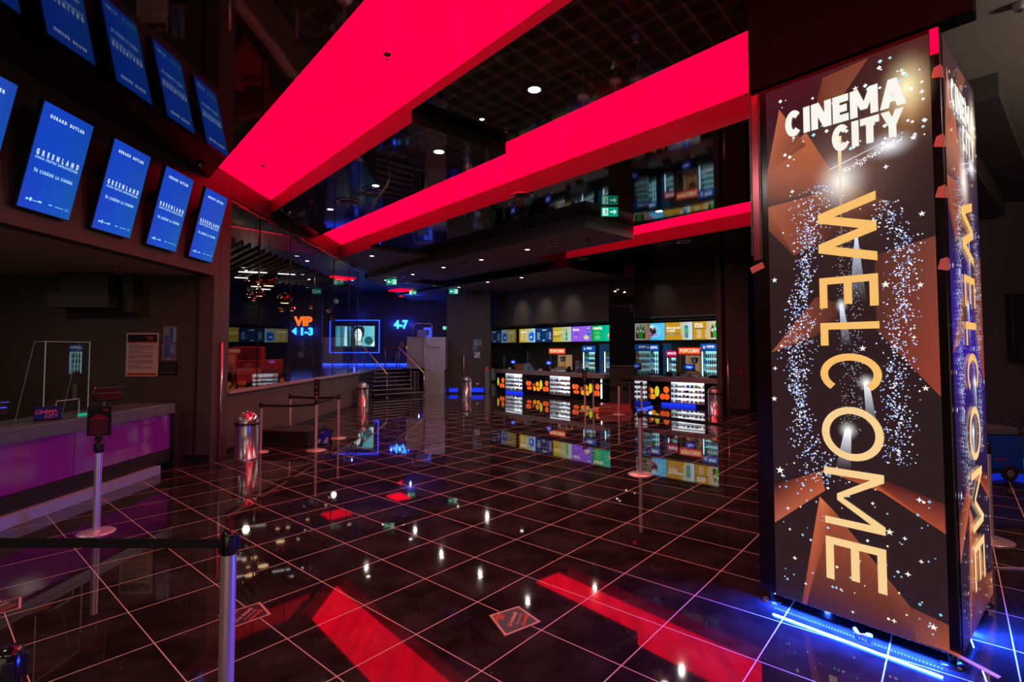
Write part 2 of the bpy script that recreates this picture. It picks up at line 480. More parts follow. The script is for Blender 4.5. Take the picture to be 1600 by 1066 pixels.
class Canvas:
    """A flat printed or lit surface, drawn in its own (u, v) metres."""

    def __init__(self, w, h, bg=None, eps=0.0006):
        self.w, self.h, self.eps = w, h, eps
        self.v = []; self.f = []; self.c = []
        if bg: self.rect(0, 0, w, h, bg, 0)

    def poly(self, pts, col, layer=1):
        b = len(self.v)
        self.v += [(p[0], p[1], layer * self.eps) for p in pts]
        self.f.append(tuple(range(b, b + len(pts))))
        cols = col if isinstance(col[0], (tuple, list)) else [col] * len(pts)
        self.c += [srgb(*k[:3])[:3] + ((k[3] if len(k) > 3 else 1.0),) for k in cols]
        return self

    def rect(self, u0, v0, u1, v1, col, layer=1):
        return self.poly([(u0, v0), (u1, v0), (u1, v1), (u0, v1)], col, layer)

    def disc(self, u, v, ru, rv, col, layer=1, n=20):
        return self.poly([(u + ru * math.cos(2 * math.pi * k / n), v + rv * math.sin(2 * math.pi * k / n)) for k in range(n)], col, layer)

    def glow(self, u, v, ru, rv, cin, cout, layer=1, n=28, rings=9):
        prev = None
        for i in range(rings):
            t0, t1 = i / rings, (i + 1) / rings
            mixc = (lambda t: tuple(cin[:3]) + ((1 - t) ** 2.2,)) if cout is None else (lambda t: tuple(cin[k] * (1 - t) ** 1.7 + cout[k] * (1 - (1 - t) ** 1.7) for k in range(3)))
            for k in range(n):
                a0, a1 = 2 * math.pi * k / n, 2 * math.pi * (k + 1) / n
                p = lambda t, a: (u + ru * t * math.cos(a), v + rv * t * math.sin(a))
                if i == 0: self.poly([(u, v), p(t1, a0), p(t1, a1)], [mixc(0), mixc(t1), mixc(t1)], layer)
                else: self.poly([p(t0, a0), p(t1, a0), p(t1, a1), p(t0, a1)], [mixc(t0), mixc(t1), mixc(t1), mixc(t0)], layer)
        return self

    def star(self, u, v, r, col, layer=1, n=4, inner=0.3):
        pts = []
        for k in range(2 * n):
            rr = r if k % 2 == 0 else r * inner
            a = math.pi / 2 + math.pi * k / n
            pts.append((u + rr * math.cos(a), v + rr * math.sin(a)))
        b = len(self.v); z = layer * self.eps
        self.v += [(u, v, z)] + [(p[0], p[1], z) for p in pts]; self.c += [srgb(*col)] * 0
        m = len(pts)
        for k in range(m):
            self.f.append((b, b + 1 + k, b + 1 + (k + 1) % m))
        self.c += [srgb(*col)] * (m + 1)
        return self

    def text(self, s, u, v, size, col, layer=2, bold=0.0, align='c', rot=0.0, sx=1.0, width=None):
        key = (s, bold)
        if key not in TCACHE: TCACHE[key] = text_mesh(s, bold)
        vs, fs = TCACHE[key]
        if not vs: return self
        x0 = min(p[0] for p in vs); x1 = max(p[0] for p in vs)
        k = size / 0.72
        kx = k * sx
        if width: kx = width / max(x1 - x0, 1e-6)
        off = {'l': -x0, 'c': -(x0 + x1) / 2, 'r': -x1}[align]
        ca, sa = math.cos(rot), math.sin(rot)
        b = len(self.v)
        for x, y in vs:
            X, Y = (x + off) * kx, y * k
            self.v.append((u + X * ca - Y * sa, v + X * sa + Y * ca, layer * self.eps))
            self.c.append(srgb(*col))
        self.f += [tuple(b + i for i in f) for f in fs]
        return self

    def build(self, name, m, parent=None, o=(0, 0, 0), U=(1, 0, 0), V=(0, 0, 1), back=0.0, extra=None):
        """Placed at o with unit axes U, V in the parent's frame; the face looks along U x V reversed when needed."""
        U = Vector(U).normalized(); V = Vector(V).normalized(); Nn = U.cross(V)
        # Nn is the outward side
        me = bpy.data.meshes.new(name)
        vs = [Vector(o) + U * p[0] + V * p[1] + Nn * p[2] for p in self.v]
        fs = list(self.f); cols = list(self.c)
        if back:
            b = len(vs)
            for z in (0, -back):
                for (a, c) in ((0, 0), (self.w, 0), (self.w, self.h), (0, self.h)):
                    vs.append(Vector(o) + U * a + V * c + Nn * (z - 0.0001)); cols.append((0.02, 0.02, 0.02, 1) if m is not M['col_tower'] and m is not M['col_emit1'] and m is not M['col_menu'] else (0, 0, 0, 1))
            fs += [(b + 4, b + 7, b + 6, b + 5), (b, b + 1, b + 5, b + 4)[::-1], (b + 1, b + 2, b + 6, b + 5)[::-1], (b + 2, b + 3, b + 7, b + 6)[::-1], (b + 3, b, b + 4, b + 7)[::-1]]
        me.from_pydata([tuple(q) for q in vs], [], fs)
        ca = me.color_attributes.new('Col', 'FLOAT_COLOR', 'POINT')
        for i, c in enumerate(cols): ca.data[i].color = c
        me.materials.append(m); me.update()
        ob = bpy.data.objects.new(name, me); COL.objects.link(ob)
        if parent: ob.parent = parent
        return ob


# stroke glyphs for the tower: polygons in a box (width, height 1)
def seg(a, b, t):
    a, b = Vector(a), Vector(b); d = (b - a).normalized(); n = Vector((-d.y, d.x)) * t / 2
    return [tuple(a - n), tuple(b - n), tuple(b + n), tuple(a + n)]


def arc(cx, cy, rx, ry, t, a0, a1, n=20):
    out = []
    for k in range(n):
        q0, q1 = math.radians(a0 + (a1 - a0) * k / n), math.radians(a0 + (a1 - a0) * (k + 1) / n)
        out.append([(cx + rx * math.cos(q0), cy + ry * math.sin(q0)), (cx + rx * math.cos(q1), cy + ry * math.sin(q1)),
                    (cx + (rx - t) * math.cos(q1), cy + (ry - t) * math.sin(q1)), (cx + (rx - t) * math.cos(q0), cy + (ry - t) * math.sin(q0))])
    return out


def glyph(ch, w, t):
    R = lambda x0, y0, x1, y1: [(x0, y0), (x1, y0), (x1, y1), (x0, y1)]
    if ch == 'I': return [R(0, 0, w, 1)]
    if ch == 'L': return [R(0, 0, t, 1), R(t, 0, w, t)]
    if ch == 'E': return [R(0, 0, t, 1), R(t, 0, w, t), R(t, .5 - t / 2, w * .9, .5 + t / 2), R(t, 1 - t, w, 1)]
    if ch == 'T': return [R(w / 2 - t / 2, 0, w / 2 + t / 2, 1 - t), R(0, 1 - t, w, 1)]
    if ch == 'C': return arc(w / 2, .5, w / 2, .52, t, 42, 318, 26)
    if ch == 'O': return arc(w / 2, .5, w / 2, .52, t, 0, 360, 36)
    if ch == 'N': return [R(0, 0, t, 1), R(w - t, 0, w, 1), [(0, 1), (t * 1.15, 1), (w, 0), (w - t * 1.15, 0)]]
    if ch == 'M': return [R(0, 0, t, 1), R(w - t, 0, w, 1), [(0, 1), (t * 1.1, 1), (w / 2 + t * .45, .22), (w / 2 - t * .45, .22)],
                          [(w, 1), (w - t * 1.1, 1), (w / 2 - t * .45, .22), (w / 2 + t * .45, .22)]]
    if ch == 'W': 
        a = w * .27; h = t * .56
        return [[(0, 1), (2 * h, 1), (a + h, 0), (a - h, 0)], [(w / 2 - h, 1), (w / 2 + h, 1), (a + h, 0), (a - h, 0)],
                [(w / 2 - h, 1), (w / 2 + h, 1), (w - a + h, 0), (w - a - h, 0)], [(w - 2 * h, 1), (w, 1), (w - a + h, 0), (w - a - h, 0)]]
    if ch == 'A':
        h = t * .56
        return [[(0, 0), (2 * h, 0), (w / 2 + h, 1), (w / 2 - h, 1)], [(w, 0), (w - 2 * h, 0), (w / 2 - h, 1), (w / 2 + h, 1)], R(w * .24, .2, w * .76, .2 + t * .75)]
    if ch == 'Y': return [R(w / 2 - t / 2, 0, w / 2 + t / 2, .45), [(0, 1), (t * 1.1, 1), (w / 2 + t / 2, .42), (w / 2 - t / 2, .42)], [(w, 1), (w - t * 1.1, 1), (w / 2 - t / 2, .42), (w / 2 + t / 2, .42)]]
    return []


# ================================================================== STRUCTURE
PLAN_D = Vector((0.6561, -0.7547)); PLAN_N = Vector((0.7547, 0.6561))   # along and across the ceiling strips


def nd(n, d): return (PLAN_N.x * n + PLAN_D.x * d, PLAN_N.y * n + PLAN_D.y * d)


def clip(poly, a, b, c):
    """keep a*x + b*y >= c"""
    out = []
    for i in range(len(poly)):
        p, q = poly[i], poly[(i + 1) % len(poly)]
        fp, fq = a * p[0] + b * p[1] - c, a * q[0] + b * q[1] - c
        if fp >= 0: out.append(p)
        if fp * fq < 0:
            t = fp / (fp - fq); out.append((p[0] + (q[0] - p[0]) * t, p[1] + (q[1] - p[1]) * t))
    return out


def band(n0, n1, d0, d1):
    p = [nd(n0, d0), nd(n1, d0), nd(n1, d1), nd(n0, d1)]
    p = clip(p, 1, 0, -5.17); p = clip(p, -1, 0, -9.4); p = clip(p, 0, 1, -5.0); p = clip(p, 0, -1, -30)
    return p


fl = MB().prism([(-5.0, -5), (9.5, -5), (9.5, 30), (-2.6, 30), (-2.6, 23.2), (-3.2, 22.6), (-5.32, 20.6), (-5.32, 18.1), (-5.17, 18.0), (-5.17, 8.95), (-9, 8.95), (-9, -5)], -0.1, 0.0)
struct(fl.build('floor', M['floor']))

# near-left fascia above the ticket desk and the corner pier
wl = MB()
wl.box(-5.37, -5.17, -5, 9.24, 3.22, 5.25)
struct(wl.build('wall_left', M['fascia'], bevel=0.004))
pr = MB(); pr.prism([(-5.37, 8.95), (-5.12, 8.95), (-5.12, 9.24), (-5.17, 9.55), (-5.37, 9.55)], 0, 3.215)
pr.box(-5.37, -5.17, 9.245, 9.55, 3.215, 5.25)
struct(pr.build('wall_pier', M['fascia']))
up = MB(); up.box(-5.37, -5.17, 9.56, 18.05, 4.76, 5.25)
struct(up.build('wall_header', M['fascia']))
# niche behind the ticket desk
nb = MB(); nb.box(-9.2, -5.375, 8.95, 9.1, 0, 3.4); nb.box(-6.42, -6.40, 8.944, 8.955, 0, 3.2); 
struct(nb.build('wall_niche', M['wall_fab']))
struct(MB().box(-9.2, -5.38, -5, 8.94, 3.22, 3.4).build('ceiling_niche', M['niche_ceil']))
struct(MB().box(-9.35, -9.2, -5, 9.1, 0, 3.4).build('wall_niche_side', M['wall']))
struct(MB().box(-7.62, -6.60, 8.5, 8.94, 2.62, 2.86).box(-7.5, -6.7, 8.6, 8.94, 2.861, 3.215).build('trim_1', M['wall'], bevel=0.01))
tr = MB().box(-6.55, -6.36, 8.72, 8.945, 2.55, 3.215)
struct(tr.build('trim_2', M['wall'], bevel=0.006))
struct(MB().box(-5.395, -5.385, 8.925, 8.949, 0.0, 3.215).build('trim_3', M['black']))
struct(MB().box(-5.52, -5.125, 8.92, 8.949, 0.0, 0.12).build('baseboard_niche', M['black']))

# glazed partition of the raised lounge
lw = MB(); lw.box(-5.32, -5.19, 9.56, 18.02, 0, 1.10)
struct(lw.build('wall_low', M['low_wall']))
struct(MB().box(-5.188, -5.172, 9.56, 18.02, 0.0, 0.10).build('baseboard_left', M['black']))
struct(MB().box(-5.37, -5.13, 9.56, 18.06, 1.10, 1.15).build('trim_4', M['sill'], bevel=0.006))
ys = [9.56, 10.84, 12.38, 13.94, 15.50, 17.0, 18.0]
for i in range(6):
    g = MB(); g.box(-5.262, -5.25, ys[i] + 0.01, ys[i + 1] - 0.01, 1.15, 4.70)
    win = g.build('window_%d' % (i + 1), M['glass']); struct(win)
    r = MB(); r.box(-5.27, -5.18, ys[i] + 0.02, ys[i] + 0.62, 4.70, 4.735); r.box(-5.27, -5.14, ys[i] + 0.30, ys[i + 1] - 0.05, 4.66, 4.69)
    rr = r.build('glass_rail', M['sill'], parent=win)
    p = MB().box(-5.27, -5.245, ys[i + 1] - 0.007, ys[i + 1] + 0.005, 1.15, 4.7)
    p.build('edge_joint', M['frame_black'], parent=win)

# raised floor of the lounge and upper foyer
uf = MB(); uf.prism([(-14, 9.12), (-5.33, 9.12), (-5.33, 18.0), (-5.34, 20.55), (-6.41, 21.80), (-4.61, 23.34), (-4.1, 23.0), (-3.9, 30), (-14, 30)], 0.0, 1.08)
struct(uf.build('floor_upper', M['upfloor']))
struct(MB().box(-14.2, -2.5, 27.4, 27.6, 0, 5.3).build('wall_back', M['blue_dark']))
struct(MB().box(-14.2, -14.0, 9.1, 27.4, 0, 5.3).build('wall_lounge', M['blue_dark']))
struct(MB().box(-14, -9.36, 8.9, 9.1, 0, 5.3).build('wall_lounge_front', M['blue_dark']))
struct(MB().box(-12.2, -8.75, 24.2, 24.4, 1.08, 4.6).build('wall_sign', M['blue_dark']))
struct(MB().box(-14, -5.38, 9.1, 27.4, 5.0, 5.2).build('ceiling_lounge', M['blue_dark']))
struct(MB().prism([(-5.38, 19.3), (-2.3, 22.6), (-2.3, 27.4), (-5.38, 27.4)], 4.62, 4.8).build('ceiling_foyer', M['blue_dark']))
sl = MB()
for k in range(66):
    c = nd(2.2 + k * 0.21, -11.5)
    sl.obox((c[0] - 2.9, c[1] + 0.4, 4.12), (7.5, 0.03, 0.13), (0, 0, math.radians(-49)))
cl = sl
o = cl.build('ceiling_slats', M['slat']); struct(o)
# keep the slats inside the lounge: cut the ends by the lounge limits
bm_keep = []
me = o.data
import bmesh
bm = bmesh.new(); bm.from_mesh(me)
for (co, no) in (((-5.45, 0, 0), (1, 0, 0)), ((-13.8, 0, 0), (-1, 0, 0)), ((0, 9.3, 0), (0, -1, 0)), ((0, 23.6, 0), (0, 1, 0))):
    bmesh.ops.bisect_plane(bm, geom=bm.verts[:] + bm.edges[:] + bm.faces[:], plane_co=co, plane_no=no, clear_outer=True)
bm.to_mesh(me); bm.free()

# far walls: pier by the stairs, lintel walls above the concession counters
pb = MB(); pb.box(-2.72, -1.95, 22.86, 24.0, 0, 5.0); pb.box(-1.945, -0.78, 22.80, 24.0, 0, 5.0)
struct(pb.build('wall_far', M['wall_fab']))
struct(MB().box(-2.7, -0.8, 22.785, 22.85, 0.0, 0.07).build('baseboard_far', M['black']))
AL = math.radians(-50.02); AR = math.radians(-42.0)
LEFT0 = (-0.56, 23.88); RIGHT0 = (4.75, 18.54)


def fr(origin, ang, s, o): return (origin[0] + math.cos(ang) * s - math.sin(ang) * o, origin[1] + math.sin(ang) * s + math.cos(ang) * o)


def fbox(mb, origin, ang, s0, s1, o0, o1, z0, z1, mi=0):
    mb.prism([fr(origin, ang, s0, o0), fr(origin, ang, s1, o0), fr(origin, ang, s1, o1), fr(origin, ang, s0, o1)], z0, z1, mi)
    return mb


struct(fbox(MB(), LEFT0, AL, -0.70, 6.55, 0.05, 0.25, 3.02, 5.1).build('wall_lintel', M['wall_fab']))
struct(fbox(MB(), RIGHT0, AR, 0.0, 2.95, 0.05, 0.25, 3.09, 5.1).build('wall_lintel_right', M['wall_fab']))
struct(fbox(MB(), LEFT0, AL, -1.35, 5.6, 2.95, 3.1, 0, 3.3).build('wall_bar_back', M['wall']))
struct(fbox(MB(), RIGHT0, AR, -1.4, 3.3, 2.95, 3.1, 0, 3.4).build('wall_bar_back_right', M['wall']))
struct(fbox(MB(), LEFT0, AL, -1.15, -1.0, 0.0, 2.94, 0, 3.3).build('wall_bar_side', M['column_mirror']))
struct(fbox(MB(), LEFT0, AL, -1.0, 6.0, 0.26, 2.94, 3.12, 3.3).build('ceiling_bar', M['wall']))
struct(fbox(MB(), RIGHT0, AR, -1.3, 2.9, 0.26, 2.94, 3.15, 3.3).build('ceiling_bar_right', M['wall']))
struct(fbox(MB(), RIGHT0, AR, 2.96, 3.12, -0.75, 2.94, 0, 5.1).build('wall_bar_right', M['wall_fab']))
struct(MB().box(6.72, 7.42, 15.93, 16.08, 0, 5.1).build('wall_end', M['fascia']))
struct(MB().box(6.70, 7.44, 15.90, 15.929, 0, 0.1).build('baseboard_end', M['black']))
# right-hand lobby wall and far right
struct(MB().box(6.9, 9.6, 8.4, 8.6, 0, 5.3).build('wall_right', M['fascia']))
struct(MB().prism([(7.0, 8.61), (7.2, 8.61), (9.35, 16.1), (9.15, 16.1)], 0, 5.3).build('wall_right_far', M['fascia']))
struct(MB().box(6.9, 9.5, 21.0, 21.2, 0, 5.3).build('wall_passage', M['wall']))
struct(MB().box(9.45, 9.6, -5, 8.4, 0, 5.3).build('wall_right_near', M['fascia']))
struct(MB().box(-9.35, 9.6, -5.2, -5.0, 0, 5.3).build('wall_rear', M['wall']))
# unseen glowing panels added behind the camera as neutral fill, framed like an entrance
for k in range(4):
    x0 = -4.6 + k * 1.9
    wv_ = MB().box(x0, x0 + 1.78, -4.999, -4.97, 0.02, 2.75).build('window_%d' % (8 + k), M['rear_fill']); struct(wv_)
    fv = MB().box(x0 - .06, x0, -4.999, -4.94, 0, 2.83).box(x0 + 1.78, x0 + 1.84, -4.999, -4.94, 0, 2.83).box(x0, x0 + 1.78, -4.999, -4.94, 2.75, 2.83)
    fv.build('window_frame', M['steel_dark'], parent=wv_)
# mirror-clad square column beside the counters
C0 = Vector((4.0, 16.4)); Lp = C0 + Vector((-.66, .75)) * .978; Rp = C0 + Vector((.6, .8)) * 1.347; Bp = Lp + (Rp - C0)
mc = MB(); mc.prism([tuple(C0), tuple(Rp), tuple(Bp), tuple(Lp)], 0.06, 4.9)
struct(mc.build('wall_column', M['column_mirror'], bevel=0.004))

# ceiling: roof, luminous red strips, black mirror slabs, soffits
struct(MB().box(-9.4, 9.6, -5.2, 30, 5.26, 5.4).build('ceiling_roof', M['black']))
for i, (n0, n1, d0, d1, lab) in enumerate(((1.88, 3.38, -14, 6, 'wide glowing red ceiling strip nearest the ticket desk screens'),
                                         (5.0, 6.5, -17, -1.6, 'middle glowing red ceiling strip running to the welcome tower'),
                                         (10.0, 12.2, -11.6, 1.0, 'short glowing red ceiling strip above the popcorn counter'))):
    p = band(n0 - 0.02, n1 + 0.02, d0, d1)
    tag(MB().prism(p, 5.18, 5.24).build('ceiling_light_panel', M['lum']), lab, 'ceiling light', 'glowing red ceiling strips')


def slab(name, n0, n1, d0, d1, z, m='mirror', extra=None):
    p = band(n0, n1, d0, d1)
    if len(p) < 3: return
    ob = MB().prism(p, z, 5.255)
    o_ = ob.build(name, [M[m], M['recess'], M['board']])
    # the upright sides are painted board, the underside is stretch film
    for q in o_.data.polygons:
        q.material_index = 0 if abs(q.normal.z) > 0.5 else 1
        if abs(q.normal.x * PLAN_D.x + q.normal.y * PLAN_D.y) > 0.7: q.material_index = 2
    struct(o_); return o_


slab('ceiling_1', -12, 1.88, -14, 9, 4.89)
slab('ceiling_2', 3.38, 5.0, -5.8, 9, 5.04)
slab('ceiling_3', 3.38, 5.0, -17, -5.8, 4.87)
slab('ceiling_4', 6.5, 8.46, -13.4, -1.6, 4.84)
slab('ceiling_5', 6.5, 8.46, -19, -13.4, 4.76, 'soffit')
slab('ceiling_6', 8.46, 10.2, -7.2, -1.6, 4.84)
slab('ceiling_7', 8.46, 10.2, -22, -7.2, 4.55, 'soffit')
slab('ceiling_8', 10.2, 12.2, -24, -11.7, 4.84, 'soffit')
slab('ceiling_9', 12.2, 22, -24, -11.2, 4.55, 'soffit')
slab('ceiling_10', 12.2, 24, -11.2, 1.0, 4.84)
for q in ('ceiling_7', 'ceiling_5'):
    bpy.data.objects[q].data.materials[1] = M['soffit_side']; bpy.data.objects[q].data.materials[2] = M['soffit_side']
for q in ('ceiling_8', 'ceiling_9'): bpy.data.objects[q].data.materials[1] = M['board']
# board over the tower front and the grey ceiling to its right
uL = Vector((0.7515, 0.6597)); vL = Vector((0.6510, -0.7590))
Lb = Vector((1.932, 4.043)); Cb = Vector((2.696, 3.153)); Rb = Vector((3.654, 3.993))
A_ = Lb - vL * 0.01; B_ = Cb + vL * 0.16
struct(MB().prism([tuple(A_), tuple(B_), tuple(B_ + uL * 0.16), tuple(A_ + uL * 0.16)], 3.975, 5.25).build('trim_5', M['board']))
P1 = A_ + uL * 0.17 + vL * 0.05
struct(MB().prism([tuple(P1), tuple(P1 + vL * 7.2), (9.4, 1.0), (9.4, 8.3), tuple(P1 + uL * 4.3)], 4.6, 5.2).build('ceiling_11', M['grey_ceil']))
K = Vector((4.72, 4.87))
struct(MB().prism([tuple(K), tuple(K + uL * 5.5), tuple(K + uL * 5.5 - vL * 1.5), tuple(K - vL * 2.2)], 4.36, 4.595).build('ceiling_12', M['wall_fab']))
K2 = K + uL * 1.35 - vL * 0.35
struct(MB().prism([tuple(K2), tuple(K2 + uL * 3.2), tuple(K2 + uL * 3.2 - vL * 1.0), tuple(K2 - vL * 1.5)], 4.05, 4.355).build('ceiling_13', M['wall']))
g0 = K + vL * 0.75 - uL * 1.2
struct(MB().prism([tuple(g0), tuple(g0 + uL * 6), tuple(g0 + uL * 6 + vL * 0.03), tuple(g0 + vL * 0.03)], 4.592, 4.5995).build('trim_6', M['black']))

# stairs up to screens 4-7
F0 = Vector((-5.30, 20.42)); SU = Vector((0.758, 0.652)); SV = Vector((-0.652, 0.758)); SW = 2.28
st = thing('staircase', 'black granite staircase rising to the blue upper foyer', 'stairs', (F0.x, F0.y, 0), math.atan2(SU.y, SU.x))
NR = 7
for k in range(NR):
    b = MB().box(0, SW, 0.29 * k, 0.29 * NR + 0.05, 1.08 / NR * k + 0.001, 1.08 / NR * (k + 1))
    s_ = b.build('step', M['stair'], parent=st)
    MB().box(0.02, SW - 0.02, 0.29 * k - 0.006, 0.29 * k + 0.03, 1.08 / NR * (k + 1) - 0.022, 1.08 / NR * (k + 1) + 0.004).build('nosing', M['nosing'], parent=s_)


def handrail(label, s, y0, y1, z0, z1, posts):
    h = thing('handrail', label, 'handrail', (F0.x, F0.y, 0), math.atan2(SU.y, SU.x), 'brass topped stair handrails')
    MB().tube([(s, y0, z0), (s, y1, z1)], 0.028, 10).build('rail', M['brass'], parent=h)
    for (y, zb) in posts:
        t = (y - y0) / (y1 - y0); zt = z0 + (z1 - z0) * t
        m = MB().tube([(s, y, zb), (s, y, zt - 0.02)], 0.02, 10); m.lathe([(0.0, zb + 0.02), (0.06, zb + 0.015), (0.065, zb)], 16, (s, y))
        m.build('post', M['chrome'], parent=h)
    return h


handrail('brass topped handrail in the middle of the stairs', 0.52, -0.12, 2.05, 0.95, 2.05, ((-0.12, 0.001), (0.95, 0.617), (1.95, 1.08)))
handrail('brass topped handrail beside the steel lift', 2.20, -0.15, 2.05, 0.95, 2.05, ((-0.15, 0.001), (0.95, 0.617), (1.95, 1.08)))

# ================================================================== LED WELCOME TOWER
tw_ang = math.atan2(vL.y, vL.x)
tower = thing('display_tower', 'tall square tower with glowing WELCOME cinema screens and blue underglow', 'display tower', (Lb.x, Lb.y, 0), tw_ang)
FW = 1.173; SWD = 1.274
# tower frame: x along the front, y into the tower (positive y is away from camera), z up
bd = MB().box(0.0, FW, 0.0, SWD, 0.09, 3.955)
bd.build('casing', M['frame_black'], parent=tower, bevel=0.006)


def tower_canvas(wd, seed, side=False):
    """Festive brown facets, sparkle streams and lettering; v is height above the floor."""
    rd = random.Random(seed)
    H0, H1 = 0.09, 3.92
    c = Canvas(wd, H1 - H0, None, 0.0012)
    base = (44, 28, 30) if not side else (40, 26, 44)
    V = lambda z: z - H0
    sx = wd / 1.003
    X = lambda s: (s - 0.12) * sx
    # background in cells so that the tone drifts like the picture on the screen
    nx, ny = 10, 38
    tone = {}
    for i in range(nx + 1):
        for j in range(ny + 1):
            z = H0 + (H1 - H0) * j / ny; s = 0.12 + 1.003 * i / nx
            g = math.exp(-((s - 0.62) ** 2 / 0.10 + (z - 3.15) ** 2 / 0.12)) * 85
            g2 = math.exp(-((s - 1.02) ** 2 / 0.02 + (z - 3.55) ** 2 / 0.05)) * 130
            col = [base[0] + g * 1.0 + g2 * 1.1 + rd.uniform(-2, 2), base[1] + g * 0.75 + g2 * .8, base[2] + g * 0.6 + g2 * .35]
            if z > 3.6 and s < 0.5: col = [52, 20, 32]
            if side: 
                k = math.exp(-((z - 2.0) ** 2 / 0.35)); col = [col[0] * (1 - .5 * k) + 30 * k, col[1] * (1 - .7 * k) + 12 * k, col[2] + 105 * k]
            tone[i, j] = tuple(min(255, max(0, q)) for q in col)
    for i in range(nx):
        for j in range(ny):
            c.poly([(wd * i / nx, (H1 - H0) * j / ny), (wd * (i + 1) / nx, (H1 - H0) * j / ny), (wd * (i + 1) / nx, (H1 - H0) * (j + 1) / ny), (wd * i / nx, (H1 - H0) * (j + 1) / ny)],
                   [tone[i, j], tone[i + 1, j], tone[i + 1, j + 1], tone[i, j + 1]], 0)
    T = lambda pts, cols, l=1: c.poly([(X(a), V(b)) for a, b in pts], cols, l)
    br = (160, 82, 56); b2 = (96, 46, 34); b3 = (70, 36, 32); dk = (34, 22, 26)
    T([(.218, 3.755), (.122, 3.30), (.40, 3.42)], [(190, 106, 74), br, b2])
    T([(.122, 3.30), (.40, 3.52), (.60, 3.10), (.122, 3.02)], [br, (186, 100, 64), (150, 84, 60), b3])
    T([(.52, 3.88), (.80, 3.905), (.61, 3.66), (.45, 3.62)], [(110, 58, 42), (120, 66, 48), (126, 72, 50), (90, 44, 34)])
    T([(.122, 3.02), (.52, 3.05), (.60, 2.74), (.30, 2.62)], [(170, 88, 62), (140, 80, 56), (60, 34, 32), (130, 66, 48)])
    T([(.122, 3.02), (.30, 2.62), (.122, 2.84)], [(160, 84, 60), (96, 46, 36), (120, 60, 46)])
    T([(.61, 3.12), (.90, 2.88), (.66, 2.72)], [(150, 90, 62), (88, 52, 44), (70, 40, 36)])
    T([(1.122, 2.63), (.80, 2.55), (.80, 2.05), (1.122, 1.63)], [(120, 62, 50), (84, 44, 38), (88, 46, 38), (150, 62, 46)])
    T([(.122, 1.90), (.44, 2.30), (.66, 2.22), (.44, 2.02)], [(160, 80, 58), (110, 56, 42), (50, 30, 30), (80, 42, 36)])
    T([(.122, .90), (.44, 1.06), (.47, .93), (.122, .62)], [(60, 22, 22), (150, 66, 44), (190, 92, 60), (176, 92, 70)])
    T([(.44, 1.07), (.70, 1.10), (1.122, .98), (1.122, .80), (.80, .99)], [(120, 44, 34), (70, 26, 28), (90, 34, 34), (170, 74, 50), (200, 96, 58)])
    T([(.433, .88), (.52, .80), (1.10, .10), (.93, .092), (.33, .092)], [(220, 120, 78), (160, 78, 50), (110, 60, 42), (80, 40, 32), (56, 30, 30)])
    T([(.433, .88), (.46, .60), (.33, .092), (.30, .092)], [(200, 100, 64), (150, 72, 46), (130, 62, 44), (110, 52, 36)], 2)
    T([(.93, .30), (1.122, .26), (1.122, .10), (.96, .10)], [(100, 50, 36), (120, 60, 42), (150, 78, 50), (120, 60, 40)], 2)
    # light rays and flares
    for (s, z, ru, rv, ci, co_) in ((.615, 3.10, .16, .20, (255, 250, 240), (96, 66, 52)), (.90, 3.27, .14, .09, (250, 250, 255), (96, 78, 84)),
                                    (1.00, 3.62, .13, .22, (255, 240, 190), (130, 96, 66)), (.60, 2.23, .035, .05, (245, 250, 255), (50, 34, 36)),
                                    (.735, 1.70, .05, .055, (255, 255, 255), (58, 44, 46)), (.62, 1.37, .055, .06, (255, 255, 250), (56, 42, 42))):
        c.glow(X(s), V(z), ru * sx * 1.3, rv * 1.3, ci, None, 3)
    for (a, b, w0, w1, ci, co_) in (((.615, 3.42), (.612, 2.62), .012, .004, (255, 225, 180), (150, 110, 70)), ((.60, 2.23), (.625, 1.95), .012, .03, (225, 235, 255), (70, 70, 90)),
                                    ((.735, 1.70), (.76, 1.42), .016, .03, (240, 245, 255), (80, 80, 96)), ((.62, 1.37), (.585, 1.10), .02, .045, (240, 245, 255), (90, 80, 80)),
                                    ((.70, 2.72), (.70, 2.25), .006, .05, (220, 230, 250), (70, 60, 64)), ((.55, 3.2), (.98, 3.33), .01, .016, (230, 225, 240), (210, 205, 235))):
        c.poly([(X(a[0] - w0), V(a[1])), (X(a[0] + w0), V(a[1])), (X(b[0] + w1), V(b[1])), (X(b[0] - w1), V(b[1]))], [ci + (.95,), ci + (.95,), co_ + (.12,), co_ + (.12,)], 4)
    # sparkle streams
    def dot(s, z, r, col, l=5):
        if 0.125 < s < 1.118 and z > 0.12: c.poly([(X(s) - r, V(z)), (X(s), V(z) - r), (X(s) + r, V(z)), (X(s), V(z) + r)], col, l)
    cool = ((214, 226, 255), (168, 196, 248), (240, 244, 255), (130, 160, 220), (200, 190, 220))
    def cen_l(z): return 0.36 + 0.05 * math.sin(z * 2.4 + .5) + max(0, 1.35 - z) * .28 + max(0, z - 2.8) * .15
    def cen_r(z): return 0.93 + 0.03 * math.sin(z * 3.0) - max(0, z - 2.6) * .35 - max(0, 1.5 - z) * .1
    for _ in range(1150):
        z = rd.uniform(0.98, 3.10); dot(rd.gauss(cen_l(z), .05 + .02 * math.sin(z * 7)), z, rd.choice((.004, .005, .007)), rd.choice(cool))
    for _ in range(820):
        z = rd.uniform(1.18, 2.92); dot(rd.gauss(cen_r(z), .045), z, rd.choice((.0035, .0048, .0065)), rd.choice(cool))
    for _ in range(420):
        z = rd.uniform(1.35, 2.75); dot(rd.choice((.60, .66, .70)) + rd.gauss(0, .016), z, .003, (188, 190, 206))
    for _ in range(150):
        t = rd.random(); dot(.62 + .36 * t + rd.gauss(0, .012), 3.16 + .14 * t + rd.gauss(0, .012), .004, (245, 240, 250))
